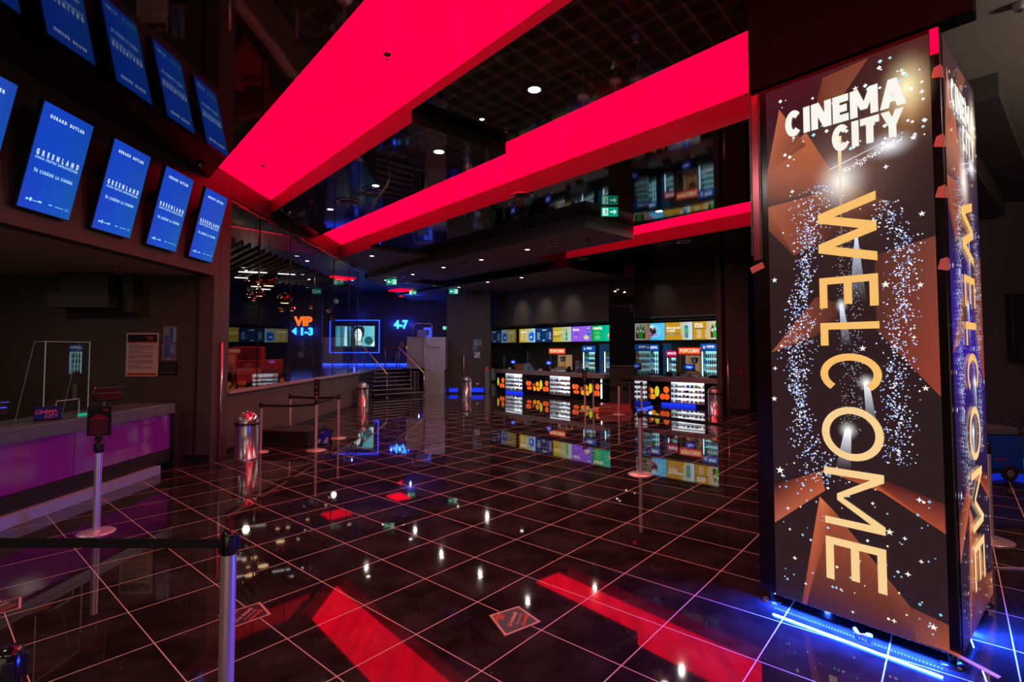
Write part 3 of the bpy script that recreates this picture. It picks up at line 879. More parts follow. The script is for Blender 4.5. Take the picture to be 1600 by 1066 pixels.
    for _ in range(60):
        dot(rd.uniform(.22, 1.1), rd.uniform(3.28, 3.85), rd.choice((.006, .010, .014)), rd.choice(((255, 240, 225), (250, 250, 255), (160, 220, 240))))
    for _ in range(70):
        dot(rd.uniform(.14, 1.1), rd.uniform(.16, 1.0), rd.choice((.005, .007, .010)), rd.choice(((255, 232, 205), (170, 205, 240), (120, 190, 220))))
    stars = [(.17, 1.02, .030), (.14, 1.55, .022), (.16, 2.45, .022), (.26, 2.28, .016), (1.06, 2.78, .02), (1.04, 2.33, .02), (.86, 2.35, .026), (.80, 2.78, .028),
             (1.05, 1.68, .02), (.72, 1.93, .022), (1.03, 3.28, .022), (1.0, 2.0, .014), (.88, 3.13, .018), (.30, 3.10, .018), (.54, 2.62, .014), (.22, .75, .014),
             (.74, 1.86, .016), (.66, .50, .02), (.84, .74, .024), (1.0, .98, .018), (.92, .72, .014), (1.05, .22, .022), (.93, .50, .018), (.26, .40, .016), (.37, .56, .012),
             (.33, .24, .012), (.85, .18, .016), (.20, 1.95, .016), (.15, 1.78, .018), (.90, 1.27, .016), (.23, .60, .012), (1.0, .60, .014), (.62, .15, .012), (.48, 1.05, .012),
             (.80, 3.62, .018), (.72, 3.72, .02), (.98, 3.74, .016), (1.08, 3.56, .018)]
    for s, z, r in stars:
        c.star(X(s), V(z), r, rd.choice(((255, 236, 214), (238, 246, 255), (255, 250, 240))), 6, 4 if r < .02 else 5, .36)
    # CINEMA CITY
    def word(txt, s0, s1, z0, z1, widths, t, col, layer=8):
        tot = sum(widths) + .055 * (len(widths) - 1); k = (s1 - s0) / tot; x = s0; h = z1 - z0
        for ch, wv in zip(txt, widths):
            for pg in glyph(ch, wv, t):
                c.poly([(X(x + p[0] * k), V(z0 + p[1] * h)) for p in pg], col, layer)
            x += (wv + .055) * k
    word('CINEMA', .262, 1.0, 3.515, 3.705, (.72, .27, .80, .60, 1.0, .88), .27, (255, 252, 244))
    word('CITY', .57, .985, 3.315, 3.495, (.72, .27, .70, .80), .27, (255, 250, 240))
    # WELCOME, read downwards: letter tops to the right
    for ch, z1, z0, wv, t in (('W', 2.985, 2.515, 1.30, .15), ('E', 2.43, 2.215, .62, .14), ('L', 2.11, 1.950, .47, .14), ('C', 1.895, 1.610, .80, .135),
                              ('O', 1.53, 1.165, 1.04, .135), ('M', 1.10, .71, 1.10, .135), ('E', .62, .33, .82, .14)):
        hgt = .352
        for pg in glyph(ch, wv, t):
            pts = [(X(.467 + p[1] * hgt), V(z1 - (p[0] / wv) * (z1 - z0))) for p in pg]
            c.poly(pts, (255, 196, 110) if z1 > 1.6 else (255, 214, 150), 8)
    return c


ct = tower_canvas(1.003, 3)
ct.build('front_screen', M['col_tower'], parent=tower, o=(0.121, -0.004, 0.09), U=(1, 0, 0), V=(0, 0, 1), back=0.003)
cs = tower_canvas(1.17, 11, True)
cs.build('side_screen', M['col_tower'], parent=tower, o=(FW + 0.004, 0.06, 0.09), U=(0, 1, 0), V=(0, 0, 1), back=0.003)
for (x, y) in ((0.06, 0.06), (FW - 0.05, 0.06), (0.06, SWD - 0.06), (FW - 0.05, SWD - 0.06)):
    m = MB().tube([(x, y, 0.002), (x, y, 0.09)], 0.022, 12); m.lathe([(0.0, 0.012), (0.06, 0.010), (0.065, 0.001)], 20, (x, y))
    m.build('foot', M['frame_black'], parent=tower)
sk = MB().box(0.10, FW - 0.1, 0.18, 0.19, 0.045, 0.089); sk.build('rail', M['steel_dark'], parent=tower)
for nm, bx in (('front', (0.05, FW - 0.06, 0.085, 0.10, 0.050, 0.062)), ('side', (FW - 0.10, FW - 0.085, 0.08, SWD - 0.08, 0.050, 0.062))):
    strip = MB().box(*bx, mi=0)
    n = 58
    for k in range(n):
        t = (k + .5) / n
        if nm == 'front': strip.box(bx[0] + (bx[1] - bx[0]) * t - .004, bx[0] + (bx[1] - bx[0]) * t + .004, bx[2] - .002, bx[2], .051, .061, 1)
        else: strip.box(bx[1], bx[1] + .002, bx[2] + (bx[3] - bx[2]) * t - .004, bx[2] + (bx[3] - bx[2]) * t + .004, .051, .061, 1)
    plab(strip.build('led_strip', [M['blue_glow'], M['blue_white']], parent=tower), 'glowing blue led strip under the %s edge' % nm)
lamp('under_tower_lamp', 'AREA', (0.58, 0.03, 0.082), 260, (0.008, 0.06, 1.0), 1.0, target=(0.58, -0.20, 0.0), size_y=0.012, parent=tower)
lamp('under_tower_lamp', 'AREA', (FW - 0.03, 0.62, 0.082), 420, (0.008, 0.06, 1.0), 0.012, target=(FW + 0.25, 0.62, 0.0), size_y=1.0, parent=tower)
lamp('under_tower_lamp', 'POINT', (0.3, 0.5, 0.05), 12, (0.03, 0.10, 1.0), 0.02, parent=tower)
# pink film strip at the left edge and scraps of tape on the corner
MB().box(0.012, 0.060, -0.014, -0.001, 2.62, 3.93).build('film_strip', M['pink_film'], parent=tower)
MB().box(-0.006, 0.010, -0.018, -0.001, 2.66, 3.94).box(0.062, 0.075, -0.010, -0.001, 2.62, 3.93).build('edge_profile', M['steel_dark'], parent=tower)
for z, w_, h_ in ((3.86, .045, .16),): MB().box(FW - w_, FW - 0.004, -0.006, -0.001, z - h_ / 2, z + h_ / 2).build('red_panel', M['lum'], parent=tower)
for z in (3.66, 3.22, 2.90, 2.45):
    t_ = MB(); t_._add([(FW - .045, -.007, z - .03), (FW + .004, -.007, z - .045), (FW + .004, -.007, z + .04), (FW - .03, -.007, z + .03)], [(0, 1, 2, 3)])
    t_._add([(FW + .006, -.007, z - .045), (FW + .006, .05, z - .03), (FW + .006, .04, z + .03), (FW + .006, -.007, z + .04)], [(0, 1, 2, 3)])
    t_.build('tape', M['amber_tape'], parent=tower)
t_ = MB(); t_.obox((FW + .03, -.03, .098), (.30, .035, .006), (0, 0.12, -.25)); t_.build('tape', M['amber_tape'], parent=tower)
t_ = MB(); t_.obox((.035, -.012, 2.56), (.10, .012, .05), (0, -.35, 0)); t_.build('tape', M['amber_tape'], parent=tower)
cb = MB().tube([(0.62, 0.02, 0.03), (0.66, -0.03, 0.02), (0.72, 0.0, 0.03), (0.69, 0.03, 0.015)], 0.012, 8); cb.build('cable', M['white_plastic'], parent=tower)

# ================================================================== HANGING SCREENS ABOVE THE TICKET DESK
names = ['leftmost blue film advert screen, cut by the photo edge', 'largest whole blue film advert screen at the left', 'second whole blue film advert screen from the left',
         'third whole blue film advert screen from the left', 'blue film advert screen nearest the glass lounge']
TW_, TH_ = 0.635, 1.135
tilt = math.atan2(0.255, 1.11)


def advert_screen(label, yc):
    t = thing('advert_screen', label, 'screen', (-5.152, yc, 3.42), 0, 'film advert screens above the ticket desk')
    # local axes: y along the wall, screen leans out towards +x at the top
    U = Vector((0, -1, 0)); 
    V = Vector((math.sin(tilt), 0, math.cos(tilt))); Nn = Vector((math.cos(tilt), 0, -math.sin(tilt)))
    o0 = Vector((0.055, -TW_ / 2, 0.0))
    b = MB()
    c8 = []
    for d_ in (-0.055, -0.004):
        for (a, v) in ((-.012, -.012), (TW_ + .012, -.012), (TW_ + .012, TH_ + .012), (-.012, TH_ + .012)):
            c8.append(tuple(o0 + Vector((0, 1, 0)) * a + V * v + Nn * d_))
    b._add(c8, [(0, 1, 2, 3), (4, 7, 6, 5), (0, 4, 5, 1), (1, 5, 6, 2), (2, 6, 7, 3), (3, 7, 4, 0)])
    b.build('bezel', M['tv_bezel'], parent=t, bevel=0.004)
    MB().box(-0.017, 0.17, -0.08, 0.08, 0.75, 0.83).build('bracket', M['black'], parent=t)
    c = Canvas(TW_, TH_, None, 0.0008)
    n = 6
    for i in range(n):
        for j in range(n):
            def cc(a, q):
                a /= n; q /= n
                return (4 + 22 * max(0, .4 - a) * max(0, .35 - q) * 8, 60 + 26 * a * (1 - q) + 6 * q, 172 + 22 * (1 - abs(a - .3)) - 30 * max(0, a - .7))
            c.poly([(TW_ * i / n, TH_ * j / n), (TW_ * (i + 1) / n, TH_ * j / n), (TW_ * (i + 1) / n, TH_ * (j + 1) / n), (TW_ * i / n, TH_ * (j + 1) / n)],
                   [cc(i, j), cc(i + 1, j), cc(i + 1, j + 1), cc(i, j + 1)], 0)
    W_ = (150, 220, 255); W2 = (180, 232, 255)
    c.text('G E R A R D    B U T L E R', TW_ / 2, 1.00, 0.034, (215, 242, 255), 2, 0.045, width=0.44)
    c.text('G   R   E   E   N   L   A   N   D', TW_ / 2, 0.585, 0.056, (215, 242, 255), 2, 0.055, width=0.53)
    c.text('C U R S A   P E N T R U   S U P R A V I E Ț U I R E', TW_ / 2, 0.542, 0.026, W2, 2, 0.035, width=0.53)
    c.text('Î N   C U R Â N D   L A   C I N E M A', TW_ / 2, 0.40, 0.034, W2, 2, 0.04, width=0.48)
    c.rect(.07, .090, .10, .112, W_, 2); c.disc(.125, .105, .016, .022, W_, 2); c.rect(.15, .095, .21, .103, W_, 2); c.rect(.215, .092, .255, .113, W_, 2)
    c.rect(.34, .098, .385, .108, W_, 2); c.rect(.42, .098, .53, .104, W_, 2)
    for (a, b_, d, e) in ((.555, .090, .59, .093), (.555, .111, .59, .114), (.555, .090, .558, .114), (.587, .090, .59, .114)): c.rect(a, b_, d, e, W_, 2)
    c.build('display', M['col_menu'], parent=t, o=tuple(o0), U=(0, 1, 0), V=tuple(V))
    return t


s0 = advert_screen(names[0], 4.68)
for k, yc in enumerate((5.615, 6.58, 7.54, 8.505)):
    dup(s0, (-5.152, yc, 3.42), label=names[k + 1])
# Canvas axes: U=(0,1,0), V leaning out: face looks to +x

# ================================================================== TICKET DESK
desk = thing('ticket_desk', 'curved-end ticket desk with purple gloss front and metal worktop', 'desk', (-5.5, 1.0, 0))
MB().box(-0.62, 0.10, 0.0, 7.42, 1.0, 1.06).build('worktop', M['desk_top'], parent=desk, bevel=0.006)
f_ = MB(); f_._add([(0.10, 0, 0.90), (0.10, 7.42, 0.90), (0.10, 7.42, 1.0), (0.10, 0, 1.0), (0.06, 0, .90), (0.06, 7.42, .90), (0.06, 7.42, 1.0), (0.06, 0, 1.0)],
                   [(0, 1, 2, 3), (4, 7, 6, 5), (0, 4, 5, 1), (3, 2, 6, 7), (1, 5, 6, 2), (0, 3, 7, 4)])
f_.build('front_rail', M['desk_top'], parent=desk, bevel=0.003)
for k in range(4):
    y0 = 0.02 + k * 1.85
    MB().box(-0.02, 0.035, y0, y0 + 1.835, 0.335, 0.898).build('front_panel', M['desk_front'], parent=desk, bevel=0.003)
MB().box(-0.04, 0.055, 0.0, 7.40, 0.14, 0.33).build('lower_rail', M['black'], parent=desk)
MB().box(-0.02, 0.14, 0.0, 7.05, 0.0, 0.135).build('plinth', M['plinth'], parent=desk, bevel=0.004)
MB().box(-0.62, 0.10, 7.42, 7.56, 0.0, 1.06).build('end_panel', M['black'], parent=desk, bevel=0.004)
MB().box(-0.58, -0.03, 0.05, 7.38, 0.1, 0.99).build('carcass', M['black'], parent=desk)

gd = thing('sneeze_guard', 'clear acrylic guard with serving slot on the ticket desk', 'screen', (-5.62, 6.28, 1.062))
# a clear front sheet with a slot and two raked wings
g = MB()
for (y0, y1, z0, z1) in ((0, .18, 0, .22), (.52, .66, 0, .22), (0, .66, .22, .96)):
    g._add([(0, y0, z0), (0, y1, z0), (0, y1, z1), (0, y0, z1), (-.006, y0, z0), (-.006, y1, z0), (-.006, y1, z1), (-.006, y0, z1)],
           [(0, 1, 2, 3), (4, 7, 6, 5), (0, 4, 5, 1), (3, 2, 6, 7), (1, 5, 6, 2), (0, 3, 7, 4)])
g.build('front_sheet', M['acrylic'], parent=gd)
for y in (0.0, 0.66):
    w2 = MB(); w2._add([(0, y, 0), (-.34, y, 0), (-.14, y, .96), (0, y, .96), (0, y + .006, 0), (-.34, y + .006, 0), (-.14, y + .006, .96), (0, y + .006, .96)],
                       [(0, 1, 2, 3), (4, 7, 6, 5), (0, 4, 5, 1), (2, 6, 7, 3), (1, 5, 6, 2), (0, 3, 7, 4)])
    w2.build('wing', M['acrylic'], parent=gd)
ed = MB().box(-.007, .002, -.003, .003, 0, .96).box(-.007, .002, .66, .667, 0, .96).box(-.007, .001, 0, .66, .957, .963)
for q in ((0.175, 0.18, 0, .2), (0.52, 0.525, 0, .2), (0.175, .525, .215, .222)): ed.box(-.007, .002, q[0], q[1], q[2], q[3])
for yy_ in (0.0, 0.66): ed.tube([(-.34, yy_ + .003, 0.0), (-.14, yy_ + .003, .96), (0, yy_ + .003, .96)], .0025, 5)
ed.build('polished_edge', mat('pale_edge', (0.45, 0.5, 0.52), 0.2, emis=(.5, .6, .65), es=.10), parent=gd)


def terminal(label, loc, rz, s=1.0):
    t = thing('point_of_sale_screen', label, 'screen', loc, rz, 'angled payment screens on the ticket desk')
    m = MB(); m.obox((0, 0, .22 * s), (.36 * s, .03, .28 * s), (math.radians(-52), 0, 0)); m.build('monitor', M['black'], parent=t, bevel=.004)
    m = MB(); m.obox((0, -.012, .232 * s), (.365 * s, .012, .012)); m.obox((0, -.11 * s, .315 * s), (.37 * s, .012, .012)); m.obox((-.185 * s, -.06 * s, .27 * s), (.008, .16 * s, .02), (math.radians(-38), 0, 0)); m.build('trim', M['chrome'], parent=t)
    m = MB(); m.box(-.08, .08, -.02, .14, 0, .015); m.tube([(0, .06, .01), (0, .05, .2 * s)], .02, 10); m.build('stand', M['steel'], parent=t)
    return t


terminal('angled payment screen behind the sign stand on the ticket desk', (-5.85, 7.55, 1.062), math.radians(60))
terminal('angled payment screen left of the acrylic guard', (-5.95, 5.95, 1.062), math.radians(60), .8)
lc = thing('counter_card', 'small dark card with orange logo lettering left of the guard', 'sign', (-5.58, 6.30, 1.062), math.radians(60))
MB().box(-.13, .13, .0, .012, 0, .17).build('card', M['black'], parent=lc)
c = Canvas(.25, .16, (20, 12, 14)); c.text('CINEMA', .11, .085, .042, (226, 110, 60), 2, .03); c.text('CITY', .16, .03, .042, (226, 110, 60), 2, .03)
c.build('print', M['col_paint'], parent=lc, o=(-.125, -.001, .005), U=(1, 0, 0), V=(0, 0, 1))
gs = MB().box(-.02, .02, -.13, .13, 0.0, .025); tag(gs.build('light_strip', emat('green_glow', (0.02, .45, .25), .8), loc=(-5.56, 6.86, 1.063)), 'small green glowing strip on the ticket desk under the guard', 'light')

# sheets on the niche wall, facing the lobby
def sheet(label, x, z, w_, h_, fn, cat='poster', thick=.012, frame=(150, 130, 130), y=8.95, group=None):
    t = thing('framed_notice', label, cat, (x, y, z), 0, group)
    MB().box(-.006, w_ + .006, -thick - .004, -.001, -.006, h_ + .006).build('frame', M['grey_plastic'] if frame is None else mat('notice_frame', srgb(*frame)[:3], .4), parent=t)
    c = Canvas(w_, h_, None, .0008); fn(c)
    c.build('print', M['col_paint'], parent=t, o=(0, -thick - .0045, 0))
    return t


def f_big(c):
    W, H = c.w, c.h
    c.rect(0, 0, W, H, (206, 176, 170), 0); c.rect(.02, H - .15, W - .02, H - .025, (22, 20, 26), 1); c.rect(.02, H - .172, W - .02, H - .15, (176, 66, 34), 1)
    c.rect(.02, .015, W - .02, .055, (176, 66, 34), 1)
    c.text('CINEMA', W * .72, H - .085, .028, (210, 80, 60), 2, .03); c.text('CITY', W * .76, H - .125, .028, (210, 80, 60), 2, .03)
    y = H - .21
    k = 0
    while y > .11:
        wv = .9 if k % 7 not in (0, 6) else .5
        if k % 5 != 4: c.rect(.04, y, .04 + (W - .08) * wv, y + .009, (110, 92, 96), 1)
        y -= .0175; k += 1


def f_blue(c):
    W, H = c.w, c.h
    c.rect(0, 0, W, H, (96, 120, 190), 0); c.rect(W * .1, H * .5, W * .48, H * .92, (130, 140, 120), 1); c.rect(W * .5, H * .5, W * .8, H * .92, (66, 84, 156), 1)
    c.rect(W * .82, .01, W - .01, H - .01, (130, 190, 225), 1); c.rect(W * .12, H * .08, W * .78, H * .44, (74, 86, 150), 1); c.rect(W * .36, H * .22, W * .58, H * .25, (190, 200, 230), 2)


def f_blue2(c):
    W, H = c.w, c.h
    c.rect(0, 0, W, H, (84, 100, 160), 0); c.rect(0, 0, W * .06, H, (190, 120, 160), 1); c.rect(0, 0, W, H * .05, (200, 120, 170), 1); c.rect(W * .6, H * .45, W * .97, H * .96, (110, 142, 200), 1)
    for k in range(7): c.rect(W * .14, H * (.15 + k * .11), W * (.5 + .05 * (k % 3)), H * (.19 + k * .11), (44, 52, 96), 2)
    c.disc(W * .5, H * .13, W * .14, H * .05, (220, 130, 180), 2)


def f_dark(c):
    W, H = c.w, c.h
    c.rect(0, 0, W, H, (28, 20, 26), 0)
    for k in range(7): c.rect(W * .1, H * (.30 + k * .09), W * .9, H * (.325 + k * .09), (92, 76, 92), 1)
    for k in range(9): c.rect(W * (.10 + k * .09), H * .10, W * (.16 + k * .09), H * .18, (130, 110, 120), 1)


sheet('large framed notice with orange bands on the niche wall', -6.60, 1.465, .55, .745, f_big)
sheet('upper blue leaflet right of the large framed notice', -5.965, 2.045, .215, .275, f_blue)
sheet('lower blue leaflet right of the large framed notice', -5.975, 1.745, .215, .275, f_blue2)
sheet('dark landscape notice below the two blue leaflets', -6.02, 1.50, .30, .20, f_dark, frame=(30, 26, 30))

# ================================================================== STANCHIONS
def stanchion(label, loc, h=1.0, r=.034, base=.17, belts=(), group='retractable belt posts', name='belt_stanchion'):
    t = thing(name, label, 'barrier post', loc, 0, group)
    MB().lathe([(0.0, .036), (r * 1.3, .034), (base * .55, .024), (base * .93, .014), (base, .008), (base, .001), (0, .001)], 40).build('base', M['rose'], parent=t)
    MB().lathe([(r, .03), (r, h - .115)], 28).build('pole', M['rose'], parent=t)
    m = MB().lathe([(r + .001, h - .115), (r + .004, h - .11), (r + .004, h - .02), (r - .004, h - .004), (0, h)], 28); m.build('cap', M['frame_black'], parent=t)
    m = MB()
    for k in range(4):
        a = k * math.pi / 2 + math.pi / 4
        m.obox(((r + .006) * math.cos(a), (r + .006) * math.sin(a), h - .066), (.014, .026, .07), (0, 0, a))
    m.build('belt_slot', M['black'], parent=t, bevel=.002)
    for (dx, dy, sag) in belts:
        L_ = math.hypot(dx, dy); m = MB(); n = 12
        vs = []
        for k in range(n + 1):
            q = k / n; x, y = dx * q, dy * q; z = h - .066 - sag * 4 * q * (1 - q)
            nx, ny = -dy / L_ * .001, dx / L_ * .001
            vs += [(x + nx, y + ny, z - .024), (x + nx, y + ny, z + .024), (x - nx, y - ny, z - .024), (x - nx, y - ny, z + .024)]
        fs = []
        for k in range(n):
            a = k * 4
            fs += [(a, a + 4, a + 5, a + 1), (a + 2, a + 3, a + 7, a + 6), (a + 1, a + 5, a + 7, a + 3), (a, a + 2, a + 6, a + 4)]
        m._add(vs, fs); m.build('belt', M['belt'], parent=t)
    return t


stanchion('foreground steel barrier post at bottom left with belt running left', (-1.42, 2.67, 0), belts=((-1.75, .02, .0),), r=.036)
stanchion('barrier post beyond the left photo edge holding the foreground belt', (-3.17, 2.69, 0), r=.036)
stanchion('nearest steel barrier post, only its top in the bottom left corner', (-1.55, 1.64, 0), r=.036)
stanchion('reddish barrier post by the ticket desk carrying a notice board', (-4.33, 5.51, 0), h=.95)
stanchion('barrier post in the middle of the floor with belt to the tower', (2.04, 8.04, 0), h=.985, belts=((2.81, -2.76, .04),), r=.030, base=.19)
stanchion('barrier post mostly behind the welcome tower', (4.85, 5.28, 0), h=.985, r=.030, base=.19)
stanchion('barrier post between the domed bin and the black plinth', (-4.66, 9.80, 0), h=.94, belts=((.99, .14, .02),), r=.026, base=.15)
stanchion('barrier post with a small card in front of the black plinth', (-3.67, 9.94, 0), h=.985, belts=((-.02, 1.35, .03), ), r=.027, base=.18)
stanchion('barrier post right of the black plinth by the low wall', (-3.69, 11.29, 0), h=.955, belts=((-1.1, .12, .02),), r=.027, base=.17)
stanchion('barrier post behind the black plinth near the low wall', (-4.79, 11.41, 0), h=.955, r=.027, base=.15)
stanchion('barrier post with red card in front of the orange dotted counter', (2.427, 16.4, 0), h=.95, r=.03, base=.19)
stanchion('barrier post in front of the red plinth', (3.292, 15.438, 0), h=.95, belts=((-.55, 1.25, .02),), r=.03, base=.19)
stanchion('barrier post between the red plinth and the right counter', (3.95, 15.35, 0), h=.98, belts=((-.65, .09, .02),), r=.03, base=.19)
stanchion('barrier post behind the red plinth, half hidden', (2.74, 16.69, 0), h=.95, r=.025, base=.12)

sb = thing('stanchion_sign', 'black sign board with pink lettering on the post by the desk', 'sign', (-4.33, 5.51, .951), math.radians(10))
m = MB().tube([(0, 0, 0), (0, 0, .08)], .016, 10); m.obox((0, 0, .03), (.06, .05, .05)); m.build('bracket', M['black'], parent=sb)
MB().box(-.115, .115, -.012, .006, .06, .37).build('board', M['black'], parent=sb, bevel=.003)
c = Canvas(.21, .29, (26, 8, 18)); c.text('CASIERIE', .105, .205, .016, (150, 30, 70), 2, .02); c.text('ACCESUL ÎN', .105, .182, .018, (220, 30, 90), 2, .03, width=.12)
c.text('SALA DE PROIECȚIE', .105, .16, .018, (225, 30, 90), 2, .03, width=.17)
c.rect(.14, .26, .19, .275, (190, 20, 40), 2); c.rect(.16, .248, .185, .26, (190, 20, 40), 2)
for k in range(5): c.rect(.02, .135 - k * .022, .19, .143 - k * .022, (150, 30, 62), 2)
c.rect(.02, .03, .19, .036, (170, 34, 64), 2); c.rect(.02, .015, .19, .021, (170, 34, 64), 2)
c.build('print', M['col_emit1'] if False else M['col_paint'], parent=sb, o=(-.105, -.0125, .07))


def card(label, loc, rz=0.0, w_=.13, h_=.36, tall=.0):
    t = thing('stanchion_sign', label, 'sign', loc, rz)
    m = MB().tube([(0, 0, 0), (0, 0, .05)], .014, 10); m.build('bracket', M['chrome'], parent=t)
    MB().box(-w_ / 2, w_ / 2, -.006, .004, .05, .05 + h_).build('holder', M['black'], parent=t, bevel=.002)
    c = Canvas(w_ - .01, h_ - .01, (40, 14, 24)); W, H = c.w, c.h
    c.disc(W / 2, H * .55, W * .24, W * .24, (200, 60, 66), 2); c.disc(W / 2, H * .55, W * .14, W * .14, (50, 14, 22), 3); c.rect(W * .2, H * .15, W * .8, H * .2, (190, 100, 100), 2); c.rect(W * .3, H * .85, W * .7, H * .88, (190, 90, 90), 2)
    c.build('print', M['col_paint'], parent=t, o=(-w_ / 2 + .005, -.0065, .055))
    return t


card('tall narrow red card on the post before the black plinth', (-3.67, 9.94, .986), 0, .11, .32)
card('small dark red card on the post before the orange dots', (2.427, 16.4, .951), 0, .15, .22)

# ================================================================== PLINTHS (display bases)
pl = thing('display_plinth', 'low black plinth inside the belt barrier by the low wall', 'plinth', (-4.42, 10.72, 0), math.radians(-8))
MB().box(-.56, .50, -.34, .42, 0.001, .30).build('body', M['black'], parent=pl, bevel=.012)
MB().box(-.60, .54, -.38, .46, .0015, .05).build('skirt', M['rubber'], parent=pl, bevel=.01)
ip = thing('info_panel', 'small tilted blue information panel leaning on the black plinth', 'sign', (-3.70, 10.50, 0), math.radians(-20))
m = MB(); m.obox((0, 0, .16), (.30, .014, .32), (math.radians(-28), 0, 0)); m.build('panel', M['black'], parent=ip, bevel=.002)
m = MB(); m.obox((0, .15, .11), (.05, .012, .25), (math.radians(28), 0, 0)); m.build('prop', M['black'], parent=ip)
c = Canvas(.28, .30, (24, 48, 190)); c.star(.05, .24, .03, (210, 220, 255), 2, 4, .3); c.star(.09, .26, .015, (210, 220, 255), 2, 4, .3); c.rect(.02, .02, .08, .10, (180, 176, 170), 2); c.poly([(.14, .02), (.26, .02), (.26, .12), (.19, .16)], (150, 170, 210), 2)
for k in range(5): c.rect(.10, .26 - k * .022, .25, .265 - k * .022, (70, 90, 190), 2)
cs_ = math.radians(-28)
c.build('print', M['col_paint'], parent=ip, o=(-.14, -.15 * math.sin(-cs_) - .0095 * math.cos(cs_), .16 - .15 * math.cos(cs_) + .0095 * math.sin(-cs_)), U=(1, 0, 0), V=(0, -math.sin(cs_), math.cos(cs_)))
rp = thing('display_plinth', 'stepped red plinth inside the belt barrier by the mirror column', 'plinth', (3.30, 15.98, 0), math.radians(-14))
MB().box(-.50, .50, -.28, .34, .001, .13).build('lower_tier', M['red_paint'], parent=rp, bevel=.01)
MB().box(-.46, .46, -.24, .30, .13, .25).build('upper_tier', M['red_paint'], parent=rp, bevel=.01)
m = MB(); m.obox((-.28, -.268, .185), (.34, .012, .09), (math.radians(-12), 0, 0)); plab(m.build('name_plate', M['wood'], parent=rp), 'small brown plate on the front')


# ================================================================== BINS
M['drum'] = mat('polished_bin_steel', (0.62, 0.58, 0.62), 0.2, metal=0.85)


def bin_(label, loc, s=1.0):
    t = thing('litter_bin', label, 'bin', loc, 0, 'chrome bins with domed lids')
    R = .195 * s
    MB().lathe([(R * 1.03, .002), (R * 1.03, .03), (R, .034), (R, .60 * s)], 44).build('drum', M['drum'], parent=t)
    MB().lathe([(R * 1.06, .60 * s), (R * 1.07, .61 * s), (R * 1.07, .635 * s), (R * 1.02, .645 * s)], 44).build('collar', M['frame_black'], parent=t)
    prof = [(R * 1.02 * math.cos(a * math.pi / 24), .645 * s + R * .98 * math.sin(a * math.pi / 24)) for a in range(13)]
    MB().lathe(prof, 44).build('dome_lid', M['chrome'], parent=t)
    # push flap set into the dome, facing the lobby
    m = MB(); n = 9; vs = []; fs = []
    for i in range(n):
        for j in range(n):
            a = math.radians(-118 + 56 * i / (n - 1)); e = math.radians(8 + 42 * j / (n - 1))
            rr = R * 1.035
            vs.append((rr * math.cos(e) * math.cos(a), rr * math.cos(e) * math.sin(a), .645 * s + rr * .96 * math.sin(e)))
    for i in range(n - 1):
        for j in range(n - 1): fs.append((i * n + j, (i + 1) * n + j, (i + 1) * n + j + 1, i * n + j + 1))
    m._add(vs, fs, 0, True); m.build('flap', M['steel'], parent=t)
    return t


b0 = bin_('domed chrome bin in front of the corner pier, nearest', (-4.62, 9.20, 0))
dup(b0, (-4.91, 17.5, 0), 0.4, 'domed chrome bin at the foot of the stairs')
dup(b0, (-1.72, 21.5, 0), 0.2, 'domed chrome bin before the pier with pinned notices')
dup(b0, (6.15, 15.42, 0), -.3, 'domed chrome bin at the right end of the popcorn counter')


def guard(label, x, y, z0, z1):
    m = MB().tube([(x, y, z0), (x, y, z1)], .026, 12)
    return tag(m.build('corner_guard', M['drum']), label, 'wall protection', 'chrome corner guards')


guard('chrome tube guarding the pier corner beside the lounge glass', -5.085, 9.18, .002, 2.05)
guard('chrome tube up the pier edge behind the domed bin', -1.95, 22.76, .002, 2.05)
guard('chrome tube at the end wall right of the popcorn counter', 6.74, 15.87, .002, 1.9)
guard('second chrome tube at the end of the popcorn counter', 6.62, 16.0, .002, 2.1)


# ================================================================== FLOOR DECALS
def decal(label, left, top, right, bottom):
    """Square sticker standing on its corner; the words run from the bottom corner to the top corner."""
    L_, T_, R_, B_ = [Vector(p) for p in (left, top, right, bottom)]
    D = (T_ - B_).length
    U = (T_ - B_).normalized(); V = Vector((-U.y, U.x))
    ctr = (L_ + T_ + R_ + B_) / 4
    c = Canvas(D, D, None, .0004)
    q = lambda p: ((p - ctr).dot(U) + D / 2, (p - ctr).dot(V) + D / 2)
    k = [q(p) for p in (L_, B_, R_, T_)]
    mid = (D / 2, D / 2)
    sc = lambda p, f: (mid[0] + (p[0] - mid[0]) * f, mid[1] + (p[1] - mid[1]) * f)
    c.poly([sc(p, 1.06) for p in k], (60, 40, 46), 0); c.poly(k, (214, 168, 166), 1); c.poly([sc(p, .90) for p in k], (36, 24, 34), 2)
    for p in k:
        p1 = sc(p, .84); c.disc(p1[0], p1[1], .010, .010, (205, 40, 46), 3, 3)
    m_ = D / 2
    c.text('CINEMA', m_ - .01, m_ + .105, .026, (226, 66, 50), 4, .03); c.text('CITY', m_ + .012, m_ + .072, .026, (226, 66, 50), 4, .03)
    c.text('1,5 m distanță', m_, m_ - .005, .030, (232, 180, 172), 4, .02, width=.20)
    c.text('înseamnă', m_ + .01, m_ - .048, .024, (180, 120, 130), 4, .01, width=.15)
    c.text('siguranță', m_ + .01, m_ - .092, .028, (226, 66, 50), 4, .02, width=.15)
    o0 = ctr - U * D / 2 - V * D / 2
    o = c.build('floor_sticker', M['col_matt'], o=(o0.x, o0.y, .0012), U=(U.x, U.y, 0), V=(V.x, V.y, 0))
    tag(o, label, 'floor sticker', 'distance reminder stickers on the floor')


